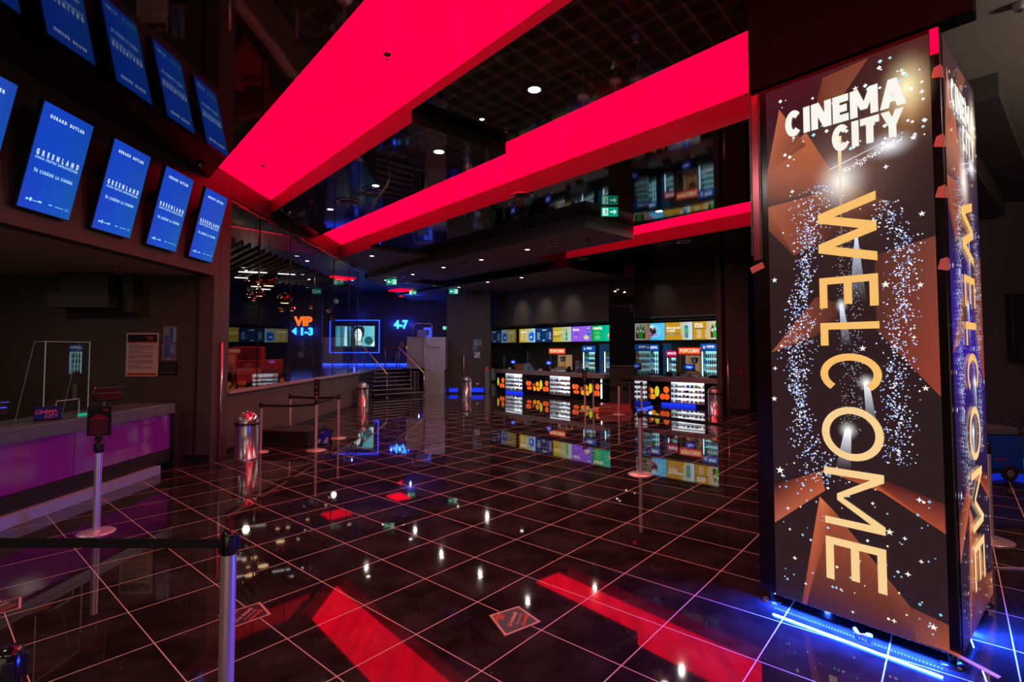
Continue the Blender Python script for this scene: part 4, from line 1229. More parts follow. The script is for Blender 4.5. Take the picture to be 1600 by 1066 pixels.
decal('distance sticker on the floor left of the tower, the right one of three', (-.133, 3.817), (.078, 3.948), (.228, 3.73), (-.02, 3.55))
decal('distance sticker on the floor behind the foreground barrier post', (-2.093, 3.814), (-1.888, 4.013), (-1.723, 3.833), (-1.931, 3.618))
decal('distance sticker on the floor cut by the left photo edge', (-3.99, 3.90), (-3.785, 4.10), (-3.62, 3.92), (-3.828, 3.705))
for x, y, l in ((4.27, 4.62, .9), (4.50, 4.50, .7)):
    tag(MB().box(0, l, -.012, .012, .001, .012).build('threshold_strip', M['sill'], loc=(x, y, 0), rotz=math.radians(-4)), 'pale metal strip on the floor right of the tower' + (', the longer one' if l > .8 else ', the shorter one'), 'floor strip')


# ================================================================== CONCESSION COUNTERS
def dots(parent, x0, x1, y):
    """Round glowing discs set into the black counter front."""
    O1, O2, AM = (1.0, .15, .02), (1.0, .11, .015), (1.0, .33, .02)
    pat = ((1.32, .49, .10, .10, O1), (1.17, .49, .10, .10, O2), (1.20, .29, .16, .075, O2), (.93, .42, .08, .09, (.35, .08, .01)), (.865, .28, .10, .09, AM),
           (.70, .48, .10, .105, AM), (.635, .28, .11, .09, AM), (.478, .47, .085, .185, (.75, .65, .02)), (.135, .54, .105, .115, O1), (.275, .30, .10, .105, O2), (.115, .30, .10, .105, O2))
    for i, (f, z, rx, rz, colr) in enumerate(pat):
        m = MB(); n = 22; xc = x1 - f; zc = z
        if xc < x0 + .04: continue
        rx_ = min(rx, x1 - xc - .004, xc - x0 - .004)
        yy = y - .0015 * (i % 3) - .001
        m._add([(xc + rx_ * math.cos(2 * math.pi * k / n), yy, zc + rz * math.sin(2 * math.pi * k / n)) for k in range(n)], [tuple(range(n))])
        key = 'dot%s' % (colr,)
        if key not in M: M[key] = emat('round_lamp', colr, .95, 'NONE')
        m.build('round_light', M[key], parent=parent)


def counter(label, origin, ang, length, cells, ztop, x_start=-.1):
    t = thing('concession_counter', label, 'counter', (origin[0], origin[1], 0), ang)
    MB().box(x_start, length, -.06, .62, ztop - .17, ztop).build('worktop', M['counter_top'], parent=t, bevel=.006)
    MB().box(0, length - .02, .06, .58, 0, .10).build('plinth', M['frame_black'], parent=t)
    for kind, x0, x1 in cells:
        if kind == 'dots':
            MB().box(x0, x1, .02, .58, .10, ztop - .172).build('front_panel', M['counter_body'], parent=t)
            dots(t, x0, x1, .018)
        elif kind == 'part':
            MB().box(x0, x1, .02, .58, .10, ztop - .172).build('front_panel', M['counter_body'], parent=t)
        elif kind == 'case':
            c_ = MB(); c_.box(x0, x0 + .02, .02, .58, .10, ztop - .172).box(x1 - .02, x1, .02, .58, .10, ztop - .172).box(x0 + .02, x1 - .02, .02, .58, .10, .12)
            c_.build('case_frame', M['steel'], parent=t)
            MB().box(x0 + .02, x1 - .02, .55, .56, .12, ztop - .18).build('light_panel', M['case_emit'], parent=t)
            for k in range(3): MB().box(x0 + .02, x1 - .02, .10, .54, .12 + .17 * (k + 1) - .005, .12 + .17 * (k + 1)).build('shelf', M['white_plastic'], parent=t)
            MB().box(x0 + .02, x1 - .02, .022, .027, .12, ztop - .18).build('glass_front', M['glass'], parent=t)
            MB().box(x0 + .03, x1 - .03, .03, .07, ztop - .195, ztop - .18).build('light_tube', M['case_emit'], parent=t)
        elif kind == 'blue':
            MB().box(x0, x1, .035, .055, .0, .095).build('blue_kick_light', M['blue_glow_soft'], parent=t)
        elif kind == 'slit':
            MB().box(x0, x1, .012, .019, .12, ztop - .2).build('light_slit', M['case_emit'], parent=t)
    return t


LC = (('part', 0, .08), ('dots', .08, .62), ('case', .64, 1.81), ('dots', 1.83, 3.46), ('case', 3.48, 4.64), ('dots', 4.66, 6.16), ('slit', 6.18, 6.24), ('part', 6.17, 6.42), ('blue', .66, 1.8))
c1 = counter('long beige topped snack counter left of the mirror column', LEFT0, AL, 6.42, LC, 1.03)
RC = (('part', -.3, .0), ('dots', .02, 1.08), ('case', 1.10, 2.28), ('part', 2.30, 2.92), ('blue', .75, 1.95))
c2 = counter('shorter beige topped snack counter right of the mirror column', RIGHT0, AR, 2.92, RC, .99, -.3)

# small packets, one by one, on the lit shelves of the three display cases
PK = []
for nm, cols in (('silver', (.55, .56, .6)), ('white', (.85, .85, .85)), ('pale', (.8, .82, .85)), ('cream', (.8, .72, .6)), ('yellow', (.7, .45, .05)), ('dark', (.06, .05, .07)), ('brown', (.28, .12, .05)), ('blue', (.05, .15, .5))):
    PK.append(mat('packet_' + nm, cols, .3))
proto = []
for k, m_ in enumerate(PK):
    p = MB()
    p._add([(-.05, -.03, 0), (.05, -.03, 0), (.05, .03, 0), (-.05, .03, 0), (-.055, -.005, .10), (.055, -.005, .10), (.055, .005, .10), (-.055, .005, .10)],
           [(0, 3, 2, 1), (4, 5, 6, 7), (0, 1, 5, 4), (1, 2, 6, 5), (2, 3, 7, 6), (3, 0, 4, 7)])
    me_ = p.build('snack_packet', m_).data
    proto.append(me_)
    bpy.data.objects.remove([o for o in bpy.data.objects if o.data == me_][0])
for (org, an, x0, x1, lab, grp) in ((LEFT0, AL, .66, 1.79, 'snack packet on a lit shelf of the left display case', 'snack packets in the left display case'),
                                    (LEFT0, AL, 3.50, 4.62, 'snack packet on a lit shelf of the middle display case', 'snack packets in the middle display case'),
                                    (RIGHT0, AR, 1.12, 2.26, 'snack packet on a lit shelf of the right display case', 'snack packets in the right display case')):
    for sh in range(4):
        for i in range(8):
            q = fr(org, an, x0 + .09 + i * (x1 - x0 - .18) / 7 + random.uniform(-.01, .01), .24 + random.uniform(-.03, .03))
            o = bpy.data.objects.new('snack_packet', random.choice(proto + proto[:4])); COL.objects.link(o)
            o.location = (q[0], q[1], .1205 + .17 * sh + .0005); o.rotation_euler = (random.uniform(-.1, -.02) * 0, 0, an + random.uniform(-.25, .25))
            o.scale = (1.05, 1, random.uniform(.65, 1.0))
            tag(o, lab, 'snack', grp)


# ---- menu screens
def menu(label, org, an, s, o, z, fn, w_=1.17, h_=.67, grp='menu screens above the counters'):
    q = fr(org, an, s, o)
    t = thing('menu_screen', label, 'screen', (q[0], q[1], z), an, grp)
    MB().box(-.01, w_ + .01, .002, .07, -.01, h_ + .01).build('casing', M['tv_bezel'], parent=t)
    MB().box(w_ / 2 - .03, w_ / 2 + .03, .03, .06, h_ + .01, h_ + .22).build('hanger', M['black'], parent=t)
    c = Canvas(w_, h_, None, .0012); fn(c, 1.17, h_)
    if w_ != 1.17: c.v = [(p[0] * w_ / 1.17, p[1], p[2]) for p in c.v]
    c.build('display', M['col_menu'], parent=t, o=(0, 0.0, 0))
    return t


def grad(c, w_, h_, a, b_, n=6):
    mixc = lambda t: tuple(a[k] * (1 - t) + b_[k] * t for k in range(3))
    for i in range(n):
        t0, t1 = i / n, (i + 1) / n
        c.poly([(w_ * t0, 0), (w_ * t1, 0), (w_ * t1, h_), (w_ * t0, h_)], [mixc(t0), mixc(t1), mixc(t1), mixc(t0)], 0)


def lines(c, x, y, n, w_, dy=.05, col=(235, 235, 235), h=.014):
    for k in range(n): c.rect(x, y - k * dy, x + w_ * (.75 + .25 * ((k * 7) % 3) / 2), y - k * dy + h, col, 2)


def m_juice(c, w_, h_):
    grad(c, w_, h_, (190, 150, 0), (170, 205, 230)); c.text('băuturi', .34, .47, .11, (250, 250, 250), 3, .03); lines(c, .14, .40, 7, .2); lines(c, .48, .40, 7, .10)
    c.poly([(.72, .12), (.95, .04), (1.08, .12), (1.08, .46), (.95, .50), (.72, .42)], (10, 96, 220), 3); c.poly([(.74, .42), (.95, .50), (1.06, .47), (.86, .54)], (90, 170, 240), 4); c.rect(.80, .2, .95, .3, (180, 220, 255), 4)


def m_coffee(c, w_, h_):
    grad(c, w_, h_, (6, 50, 100), (4, 44, 96)); c.text('iSpresso', .62, .55, .06, (250, 250, 255), 3, .03)
    lines(c, .12, .44, 6, .22, .06, (170, 210, 235), .02); lines(c, .92, .44, 6, .18, .06, (200, 220, 240), .02); lines(c, .78, .44, 6, .03, .06); c.star(.3, .6, .02, (240, 240, 255)); c.star(.85, .6, .02, (240, 240, 255)); c.text('mix', .58, .06, .07, (230, 240, 255), 3, .03)


def m_bottle(c, w_, h_):
    grad(c, w_, h_, (200, 160, 10), (175, 205, 215)); c.text('băuturi alcoolice', .36, .42, .07, (255, 240, 160), 3, .03, width=.6); c.text('la sticlă', .22, .33, .07, (255, 240, 160), 3, .03)
    c.rect(.02, .245, .5, .27, (60, 70, 60), 3); x = .88
    c.poly([(x - .055, .06), (x + .055, .06), (x + .06, .34), (x + .02, .46), (x + .018, .60), (x - .018, .60), (x - .02, .46), (x - .06, .34)], (10, 140, 60), 4); c.rect(x - .05, .18, x + .05, .30, (60, 190, 180), 5)


def m_nuts(c, w_, h_):
    grad(c, w_, h_, (150, 84, 225), (150, 96, 232)); c.text('alune', .27, .48, .13, (250, 245, 255), 3, .03); lines(c, .12, .37, 3, .42, .05, (90, 60, 170)); lines(c, .12, .22, 2, .28, .05, (200, 170, 250))
    c.rect(.92, .2, 1.06, .56, (20, 96, 200), 3); c.disc(.99, .57, .07, .03, (210, 225, 240), 4); c.disc(.99, .42, .035, .05, (120, 180, 240), 4); c.disc(.88, .18, .16, .10, (190, 200, 150), 5); c.disc(.88, .14, .12, .06, (210, 215, 200), 6)


def m_menu(c, w_, h_):
    grad(c, w_, h_, (0, 160, 60), (0, 200, 190)); c.text('meniu', .32, .50, .15, (250, 255, 250), 3, .03); lines(c, .12, .40, 3, .36, .045, (120, 230, 120)); lines(c, .16, .22, 4, .34, .045, (160, 240, 180))
    c.disc(1.0, .22, .16, .10, (200, 150, 110), 4); c.disc(1.0, .25, .12, .07, (230, 200, 160), 5); c.rect(1.0, .34, 1.12, .58, (30, 90, 190), 4)


def m_cola(c, w_, h_):
    grad(c, w_, h_, (10, 140, 225), (90, 200, 245)); c.disc(.62, .36, .42, .28, (110, 205, 240), 1)
    for (a, b_, r, cc) in ((.48, .40, .12, (40, 24, 70)), (.66, .34, .13, (46, 20, 40)), (.58, .22, .10, (160, 60, 140)), (.42, .28, .06, (80, 30, 60)), (.72, .46, .05, (170, 60, 40)), (.52, .52, .05, (200, 240, 250)), (.78, .2, .05, (200, 90, 170)), (.62, .42, .04, (210, 90, 60)), (.36, .44, .05, (30, 20, 60)), (.5, .12, .05, (150, 60, 160))):
        c.disc(a, b_, r, r * .9, cc, 2 + int(a * 10) % 4, 7)
    c.text('Mix', .62, .5, .09, (225, 245, 255), 8, .03)


def m_alco(c, w_, h_):
    grad(c, w_, h_, (190, 135, 20), (205, 225, 240)); c.rect(0, 0, .62, h_, (196, 146, 30), 1); c.poly([(.62, 0), (.75, 0), (.62, h_)], (196, 146, 30), 1)
    c.text('băuturi alcoolice', .36, .43, .085, (250, 246, 230), 3, .04, width=.6); c.text('la sticlă', .26, .32, .085, (250, 246, 230), 3, .04, width=.34); c.rect(.02, .21, .62, .245, (60, 100, 110), 3); c.rect(.12, .215, .4, .24, (130, 170, 180), 4)
    c.poly([(.84, .10), (.86, .08), (.98, .06), (1.0, .10), (1.0, .50), (.97, .54), (.87, .55), (.84, .51)], (20, 150, 160), 4); c.rect(.88, .26, .96, .42, (90, 190, 90), 5); c.disc(.90, .18, .03, .04, (180, 90, 80), 5); c.rect(.845, .5, .995, .52, (10, 100, 110), 5)


def m_soft(c, w_, h_):
    grad(c, w_, h_, (196, 146, 30), (205, 222, 238)); c.rect(0, 0, .55, h_, (196, 146, 30), 1)
    c.text('băuturi', .24, .54, .085, (250, 246, 230), 3, .04, width=.32); c.text('la sticlă', .25, .45, .085, (250, 246, 230), 3, .04, width=.32); c.rect(.02, .40, .55, .425, (60, 100, 110), 3)
    lines(c, .16, .34, 7, .22, .045, (245, 235, 215)); lines(c, .5, .36, 7, .06, .045, (245, 240, 225))
    for (x, cc, l_, k) in ((.80, (120, 30, 40), 4, .9), (1.04, (120, 40, 40), 4, .9), (.92, (20, 190, 50), 6, 1.0)):
        c.poly([(x - .09 * k, .06), (x + .09 * k, .06), (x + .10 * k, .30), (x + .09 * k, .42 * k), (x + .03, .52 * k), (x + .03, .60 * k), (x - .03, .60 * k), (x - .03, .52 * k), (x - .09 * k, .42 * k), (x - .10 * k, .30)], cc, l_)
        c.disc(x, .38 * k, .06, .06, (225, 230, 230), l_ + 1)


for k, (fn, lab) in enumerate(((m_juice, 'yellow menu screen with blue drinks, leftmost above the counter'), (m_coffee, 'dark blue coffee menu screen with white price columns'), (m_bottle, 'yellow menu screen with a single green bottle'),
                               (m_nuts, 'purple menu screen headed alune'), (m_menu, 'green menu screen headed meniu beside the mirror column'))):
    menu(lab, LEFT0, AL, -.88 + 1.19 * k, 2.2, 2.29, fn)
for k, (fn, lab) in enumerate(((m_soft, 'menu screen behind the mirror column, seen reflected in it'), (m_cola, 'sky blue menu screen with dark drink art right of the column'), (m_alco, 'gold menu screen with one teal can'), (m_soft, 'gold menu screen with green and red bottles at far right'))):
    menu(lab, RIGHT0, AR, -2.17 + 1.09 * k, 2.0, 2.30, fn, 1.07)
for lab, org, an, s0_, s1_, oo in (('dark ceiling rail carrying the left menu screens', LEFT0, AL, -.9, 5.0, 1.9), ('dark ceiling rail carrying the right menu screens', RIGHT0, AR, -.3, 2.9, 1.6)):
    r_ = fbox(MB(), org, an, s0_, s1_, oo, oo + .06, 3.04, 3.10)
    tag(r_.build('ceiling_rail', M['steel_dark']), lab, 'rail')


# ---- back bar
def bar_thing(name, label, cat, org, an, s, o, z=0, rz=0, group=None):
    q = fr(org, an, s, o)
    return thing(name, label, cat, (q[0], q[1], z), an + rz, group)


tag(fbox(MB(), LEFT0, AL, -.9, 5.6, 2.45, 2.94, 0, .92).build('back_counter', M['counter_body']), 'dark back counter under the left menu screens', 'counter')
tag(fbox(MB(), RIGHT0, AR, -.9, 2.9, 2.45, 2.94, 0, .92).build('back_counter', M['counter_body']), 'dark back counter under the right menu screens', 'counter')

BT = [mat('bottle_' + n, c_, .15) for n, c_ in (('dark', (.02, .015, .02)), ('green', (.02, .25, .1)), ('clear', (.45, .55, .6)), ('orange', (.7, .25, .03)), ('blue', (.03, .15, .5)))]
bm_meshes = []
for m_ in BT:
    b_ = MB().lathe([(.0, .0), (.03, .0), (.032, .02), (.032, .13), (.012, .18), (.012, .21), (0, .215)], 8)
    ob_ = b_.build('bottle', m_); bm_meshes.append(ob_.data); bpy.data.objects.remove(ob_)


def fridge(label, grp, org, an, s, o, w_, zb, h_, n, rows, head=(0, .09, .45), text='PEPSI', bright=True):
    t = bar_thing('drinks_fridge', label, 'fridge', org, an, s, o, zb)
    d = .42
    hd = .24
    m = MB().box(0, .03, 0, d, 0, h_).box(w_ - .03, w_, 0, d, 0, h_).box(.03, w_ - .03, 0, d, h_ - .03, h_).box(.03, w_ - .03, 0, d, 0, .05)
    m.build('cabinet', M['black'], parent=t)
    MB().box(.03, w_ - .03, d - .02, d, .05, h_ - .03).build('back_light', M['fridge_pale'], parent=t)
    MB().box(.031, .055, .02, .05, .06, h_ - .04).build('light_tube', M['fridge_emit'], parent=t)
    MB().box(.03, w_ - .03, .004, .008, .05, h_ - .03).build('door', M['glass'], parent=t)
    if head:
        key = 'hd%s' % (head,)
        if key not in M: M[key] = emat('fridge_header_light', head, 1.0)
        MB().box(0, w_, -.01, d, h_ + .002, h_ + hd).build('header', M['black'], parent=t)
        c = Canvas(w_, hd, None); lin = lambda v: int(255 * (12.92 * v if v < .0031 else 1.055 * v ** (1 / 2.4) - .055))
        cc = tuple(lin(v) for v in head); c.rect(0, 0, w_, hd, cc, 0); c.text(text, w_ * .55, hd * .38, hd * .36, (240, 245, 255), 2, .04)
        if text == 'PEPSI': c.disc(w_ * .2, hd * .5, .05, .05, (230, 235, 245), 2); c.poly([(w_ * .2 - .05, hd * .5), (w_ * .2 + .05, hd * .5), (w_ * .2, hd * .5 + .05)], (200, 40, 60), 3)
        c.build('header_panel', M['col_menu'], parent=t, o=(0, -.011, h_ + .002))
    for r in range(rows):
        z = .052 + (h_ - .12) * r / rows
        if r: MB().box(.058, w_ - .03, .05, d - .03, z - .006, z).build('shelf', M['fridge_pale'], parent=t)
        for i in range(n):
            x = .09 + (w_ - .16) * i / (n - 1)
            q = fr(org, an, s + x, o + .13)
            b2_ = bpy.data.objects.new('bottle', bm_meshes[(r * 2 + i // 3) % 5]); COL.objects.link(b2_); b2_.location = (q[0], q[1], zb + z + .001)
            k_ = min(1.0, (h_ - .12) / rows / .235); b2_.scale = (min(1, (w_ - .16) / (n - 1) / .068), ) * 2 + (k_,)
            tag(b2_, 'bottle standing in the ' + grp, 'bottle', 'bottles in the ' + grp)
    return t


fridge('drinks fridge with blue header left of the column', 'blue headed fridge left of the column', LEFT0, AL, 3.55, 1.95, .74, .93, .92, 8, 4)
fridge('dim drinks fridge just left of the mirror column', 'dim fridge left of the column', LEFT0, AL, 4.72, 1.95, .62, .93, .95, 6, 4, None)
fridge('drinks fridge with blue header at the far right', 'large fridge at the far right', RIGHT0, AR, 1.46, 1.8, .66, .90, 1.0, 8, 4)
fridge('small drinks fridge with crimson header', 'crimson headed fridge', RIGHT0, AR, .10, 1.85, .42, .93, .72, 5, 3, (.45, .0, .06), 'SPRITE')
fridge('narrow fridge half hidden by the mirror column', 'narrow fridge by the column', RIGHT0, AR, -.66, 1.9, .45, .93, .95, 4, 4)


def popcorn(label, org, an, s, o, w_, h_):
    t = bar_thing('popcorn_machine', label, 'popcorn machine', org, an, s, o, .93)
    d = .5
    MB().box(0, w_, 0, d, 0, .08).build('base', M['steel'], parent=t); MB().box(0, w_, 0, d, h_ - .04, h_).build('roof', M['steel'], parent=t)
    for x in (0, w_ * .5 - .01, w_ - .02):
        for y in (0, d - .02): MB().box(x, x + .02, y, y + .02, .08, h_ - .04).build('corner_post', M['steel'], parent=t)
    MB().box(.02, w_ - .02, d - .012, d - .005, .08, h_ - .04).build('back_light', M['popcorn_emit'], parent=t)
    MB().box(.02, w_ - .02, .004, .008, .08, h_ - .04).build('glass_front', M['glass'], parent=t)
    MB().lathe([(0, h_ - .35), (.10, h_ - .34), (.13, h_ - .22), (.13, h_ - .12), (0, h_ - .11)], 20, (w_ * .62, d * .5)).build('kettle', M['steel'], parent=t)
    heap = MB(); rd = random.Random(5)
    heap.lathe([(w_ * .42, .085), (w_ * .36, .16), (w_ * .2, .22), (0, .24)], 18, (w_ * .5, d * .45)); ph = heap.build('popcorn_heap', mat('popcorn', (.75, .55, .25), .8, bump=1.0, bscale=40), parent=t); ph.scale = (1, .5, 1); ph.location = (0, .12, 0); ph['kind'] = 'stuff'
    m = MB().box(-.05, w_ + .05, -.03, .10, h_ + .005, h_ + .26); m.build('sign_box', M['black'], parent=t)
    c = Canvas(w_ + .10, .25, None); W = w_ + .10
    c.rect(0, 0, W, .25, (232, 40, 8), 0); c.rect(.02, .02, W - .02, .23, (240, 74, 14), 1); c.text('POPCORN', W / 2, .065, .135, (255, 236, 190), 3, .04, width=W * .84)
    c.build('sign', M['col_menu'], parent=t, o=(-.05, -.031, h_ + .008))
    return t


popcorn('popcorn machine with lit red sign left of the column', LEFT0, AL, 1.52, 2.0, .95, .80)
popcorn('popcorn machine with lit red sign on the right counter side', RIGHT0, AR, .60, 1.95, .76, .82)

for lab, org, an, s, o, cx in (('blue oval till display at the left of the long counter', LEFT0, AL, .78, .42, .22), ('blue oval till display before the left popcorn machine', LEFT0, AL, 3.08, .42, .22), ('blue oval till display on the right counter', RIGHT0, AR, 1.62, .42, .26)):
    t = bar_thing('till', lab, 'till', org, an, s, o, 1.031 if org is LEFT0 else .991)
    MB().box(-.11, .11, -.08, .12, 0, .02).build('base', M['black'], parent=t)
    MB().tube([(0, .03, .02), (0, .02, .28)], .022, 10).build('stand', M['chrome'], parent=t)
    m = MB(); m.obox((0, 0, .32), (.36, .03, .24), (.15, 0, 0)); m.build('monitor', M['black'], parent=t, bevel=.004)
    c = Canvas(.36, .2, None); c.disc(.18, .1, .17, .09, (14, 70, 214), 1, 28); c.text('Pepsi', .18, .075, .06, (235, 242, 255), 3, .03)
    c.build('logo_display', M['col_menu'], parent=t, o=(-.18, -.045, .24))
    m = MB(); m.box(.16, .30, -.05, .02, 0, .09); m.build('card_reader', M['white_plastic'], parent=t, bevel=.004)

t = bar_thing('crate', 'open brown crate on the long counter', 'crate', LEFT0, AL, 1.45, .30, 1.031)
m = MB().box(-.28, .28, -.14, -.125, 0, .26).box(-.28, .28, .125, .14, 0, .26).box(-.28, -.265, -.125, .125, 0, .26).box(.265, .28, -.125, .125, 0, .26).box(-.265, .265, -.125, .125, 0, .015); m.build('body', M['cardboard'], parent=t)
t = bar_thing('display_wedge', 'pale blue sloping plastic display beside the brown crate', 'display', LEFT0, AL, 1.76, .30, 1.031)
m = MB(); m.prism([(0, -.14), (.38, -.14), (.38, .14), (0, .14)], 0, .02); m._add([(0, -.14, .02), (.38, -.14, .02), (.10, -.14, .30), (0, -.14, .30), (0, .14, .02), (.38, .14, .02), (.10, .14, .30), (0, .14, .30)], [(0, 1, 2, 3), (7, 6, 5, 4), (1, 5, 6, 2), (2, 6, 7, 3), (0, 3, 7, 4)])
m.build('body', mat('pale_blue_plastic', (.2, .42, .55), .25), parent=t)
t = bar_thing('leaning_sign', 'white price sign on a stem at the left end of the counter', 'sign', LEFT0, AL, .22, .30, 1.031)
MB().tube([(0, 0, 0), (0, 0, .36)], .012, 8).build('stem', M['white_plastic'], parent=t); MB().box(-.10, .10, -.008, .008, .34, .62).build('board', M['grey_plastic'], parent=t)
for lab, org, an, s, o, sz in (('tall grey coffee grinder behind the counter beside the popcorn', LEFT0, AL, 2.62, 2.5, (.24, .3, .52)), ('steel coffee machine on the left back counter', LEFT0, AL, 2.95, 2.5, (.5, .34, .40)), ('steel drink dispenser under the dark blue panel', RIGHT0, AR, -.14, 2.5, (.2, .3, .7))):
    t = bar_thing('coffee_machine', lab, 'coffee machine', org, an, s, o, .921)
    MB().box(0, sz[0], 0, sz[1], 0, sz[2]).build('body', M['steel'], parent=t, bevel=.01); MB().box(.03, sz[0] - .03, -.03, 0, sz[2] * .55, sz[2] * .8).build('control_panel', M['grey_plastic'], parent=t)
    MB().tube([(sz[0] / 2, -.05, sz[2] * .55), (sz[0] / 2, -.05, sz[2] * .4)], .02, 8).build('spout', M['chrome'], parent=t); MB().box(.02, sz[0] - .02, -.1, 0, 0, .03).build('drip_tray', M['black'], parent=t)
for lab, org, an, s in (('tall dark blue dispenser panel left of the column', LEFT0, AL, 4.28), ('tall dark blue dispenser panel right of the column', RIGHT0, AR, -.19)):
    t = bar_thing('drink_dispenser', lab, 'dispenser', org, an, s, 2.2, .93); DW = .40 if org is LEFT0 else .27
    MB().box(0, DW, 0, .18, 0, 1.22).build('panel', mat('navy_panel', (.01, .05, .14), .3, emis=(.01, .06, .16), es=.5), parent=t); MB().box(-.008, DW + .008, -.01, .0, 1.21, 1.235).build('cap', M['steel'], parent=t)
    for k in range(3): MB().tube([(.06 + .08 * k, -.04, .42), (.06 + .08 * k, -.04, .30)], .018, 8).build('tap', M['chrome'], parent=t)
for lab, org, an, s, o, k in (('grey till scale on the long counter before the column', LEFT0, AL, 4.9, .3, 0), ('black cup holder on the long counter', LEFT0, AL, 4.3, .3, 1), ('black payment box on the right counter', RIGHT0, AR, .95, .3, 0), ('black tray box at the right end of the right counter', RIGHT0, AR, 2.55, .3, 2),
                              ('white napkin box near the left popcorn machine', LEFT0, AL, 2.65, .3, 3), ('white napkin box beside the brown crate', LEFT0, AL, .62, .3, 3)):
    t = bar_thing('counter_box', lab, 'box', org, an, s, o, 1.031 if org is LEFT0 else .991)
    a = ((.3, .2, .16), (.14, .14, .22), (.4, .3, .10), (.14, .12, .10))[k]
    m = MB(); m._add([(-a[0] / 2, -a[1] / 2, 0), (a[0] / 2, -a[1] / 2, 0), (a[0] / 2, a[1] / 2, 0), (-a[0] / 2, a[1] / 2, 0), (-a[0] * .42, -a[1] * .3, a[2] * .8), (a[0] * .42, -a[1] * .3, a[2] * .8), (a[0] * .42, a[1] * .45, a[2]), (-a[0] * .42, a[1] * .45, a[2])],
                     [(0, 3, 2, 1), (4, 5, 6, 7), (0, 1, 5, 4), (1, 2, 6, 5), (2, 3, 7, 6), (3, 0, 4, 7)])
    m.build('body', M['white_plastic'] if k == 3 else M['frame_black'], parent=t, bevel=.006); MB().box(-a[0] * .3, a[0] * .3, -a[1] * .1, a[1] * .2, a[2] * .85, a[2] * 1.06).build('lid', M['grey_plastic'], parent=t)
t = bar_thing('glass_screen', 'clear counter screen left of the lit popcorn sign', 'screen', LEFT0, AL, 2.05, .25, 1.031)
m = MB(); m._add([(0, -.15, 0), (.70, -.15, 0), (.70, -.15, .10), (.22, -.15, .76), (0, -.15, .84), (0, -.142, 0), (.70, -.142, 0), (.70, -.142, .10), (.22, -.142, .76), (0, -.142, .84)], [(0, 1, 2, 3, 4), (9, 8, 7, 6, 5), (0, 4, 9, 5), (1, 6, 7, 2), (2, 7, 8, 3), (3, 8, 9, 4)]); m.build('sheet', M['acrylic'], parent=t)
MB().box(-.012, .004, -.152, -.14, 0, .84).build('edge_post', M['chrome'], parent=t)

# notices on the pier, socket, dispenser, blue base lights
for i, (x, z, w_, h_, cc, lab) in enumerate(((-1.53, 2.10, .17, .27, (120, 150, 190), 'upper left'), (-1.34, 2.11, .17, .26, (120, 122, 130), 'upper right'), (-1.57, 1.88, .22, .19, (100, 116, 140), 'middle left'), (-1.32, 1.88, .19, .18, (58, 60, 66), 'middle right'), (-1.50, 1.56, .26, .27, (150, 160, 185), 'lowest'))):
    c = Canvas(w_, h_, cc, .0015)
    for k in range(5): c.rect(w_ * .12, h_ * (.2 + k * .14), w_ * .85, h_ * (.24 + k * .14), tuple(v * .6 for v in cc), 1)
    if lab == 'lowest':
        for k in range(4): c.disc(w_ * (.2 + .2 * k), h_ * (.2 + .18 * k), .03, .03, (235, 235, 240), 2)
    tag(c.build('pinned_notice', M['col_paint'], o=(x, 22.79, z), back=.004), '%s sheet of the five notices on the far pier' % lab, 'notice')
tag(MB().box(0, .13, -.012, 0, 0, .07).build('wall_socket', M['white_plastic'], loc=(-1.42, 22.79, .40)), 'white wall socket low on the far pier', 'socket')
t = thing('hand_sanitiser', 'slim steel dispenser with orange top at the pier edge', 'dispenser', (-.92, 22.62, 0))
MB().box(-.10, .10, -.08, .08, .001, .96).build('body', M['steel_dark'], parent=t, bevel=.01); MB().box(-.07, .07, -.085, -.06, .96, 1.18).build('head', M['orange_emit'] if False else mat('orange_plastic', (.5, .12, .03), .4), parent=t, bevel=.006); MB().tube([(0, -.09, .98), (0, -.09, .86)], .02, 10).build('nozzle', M['chrome'], parent=t)
for x0, x1, z1, y_, lab in ((-2.60, -2.22, .23, 22.84, 'blue glowing light box at the foot of the pier, left of the bin'), (-1.70, -1.08, .25, 22.78, 'blue glowing light box at the foot of the pier, right of the bin'), (-2.86, -2.74, .20, 22.3, 'small blue glowing light box beside the steel lift')):
    t = thing('base_light', lab, 'light', (x0, y_, 0))
    MB().box(0, x1 - x0, -.05, -.001, .075, z1).build('diffuser', M['blue_glow_soft'], parent=t); MB().box(0, x1 - x0, -.055, -.001, .071, .0745).build('frame', M['steel'], parent=t)
t = thing('base_light', 'blue glowing strip on the floor at the foot of the mirror column', 'light', (C0.x + .02, C0.y - .02, 0), math.atan2(.8, .6))
MB().box(.05, 1.3, -.06, -.02, .012, .045).build('diffuser', M['blue_glow'], parent=t); MB().box(.05, 1.3, -.06, -.02, .001, .011).build('frame', M['steel'], parent=t)
lamp('column_base_lamp', 'POINT', (4.55, 16.62, .10), 3.0, (.03, .1, 1), .05)

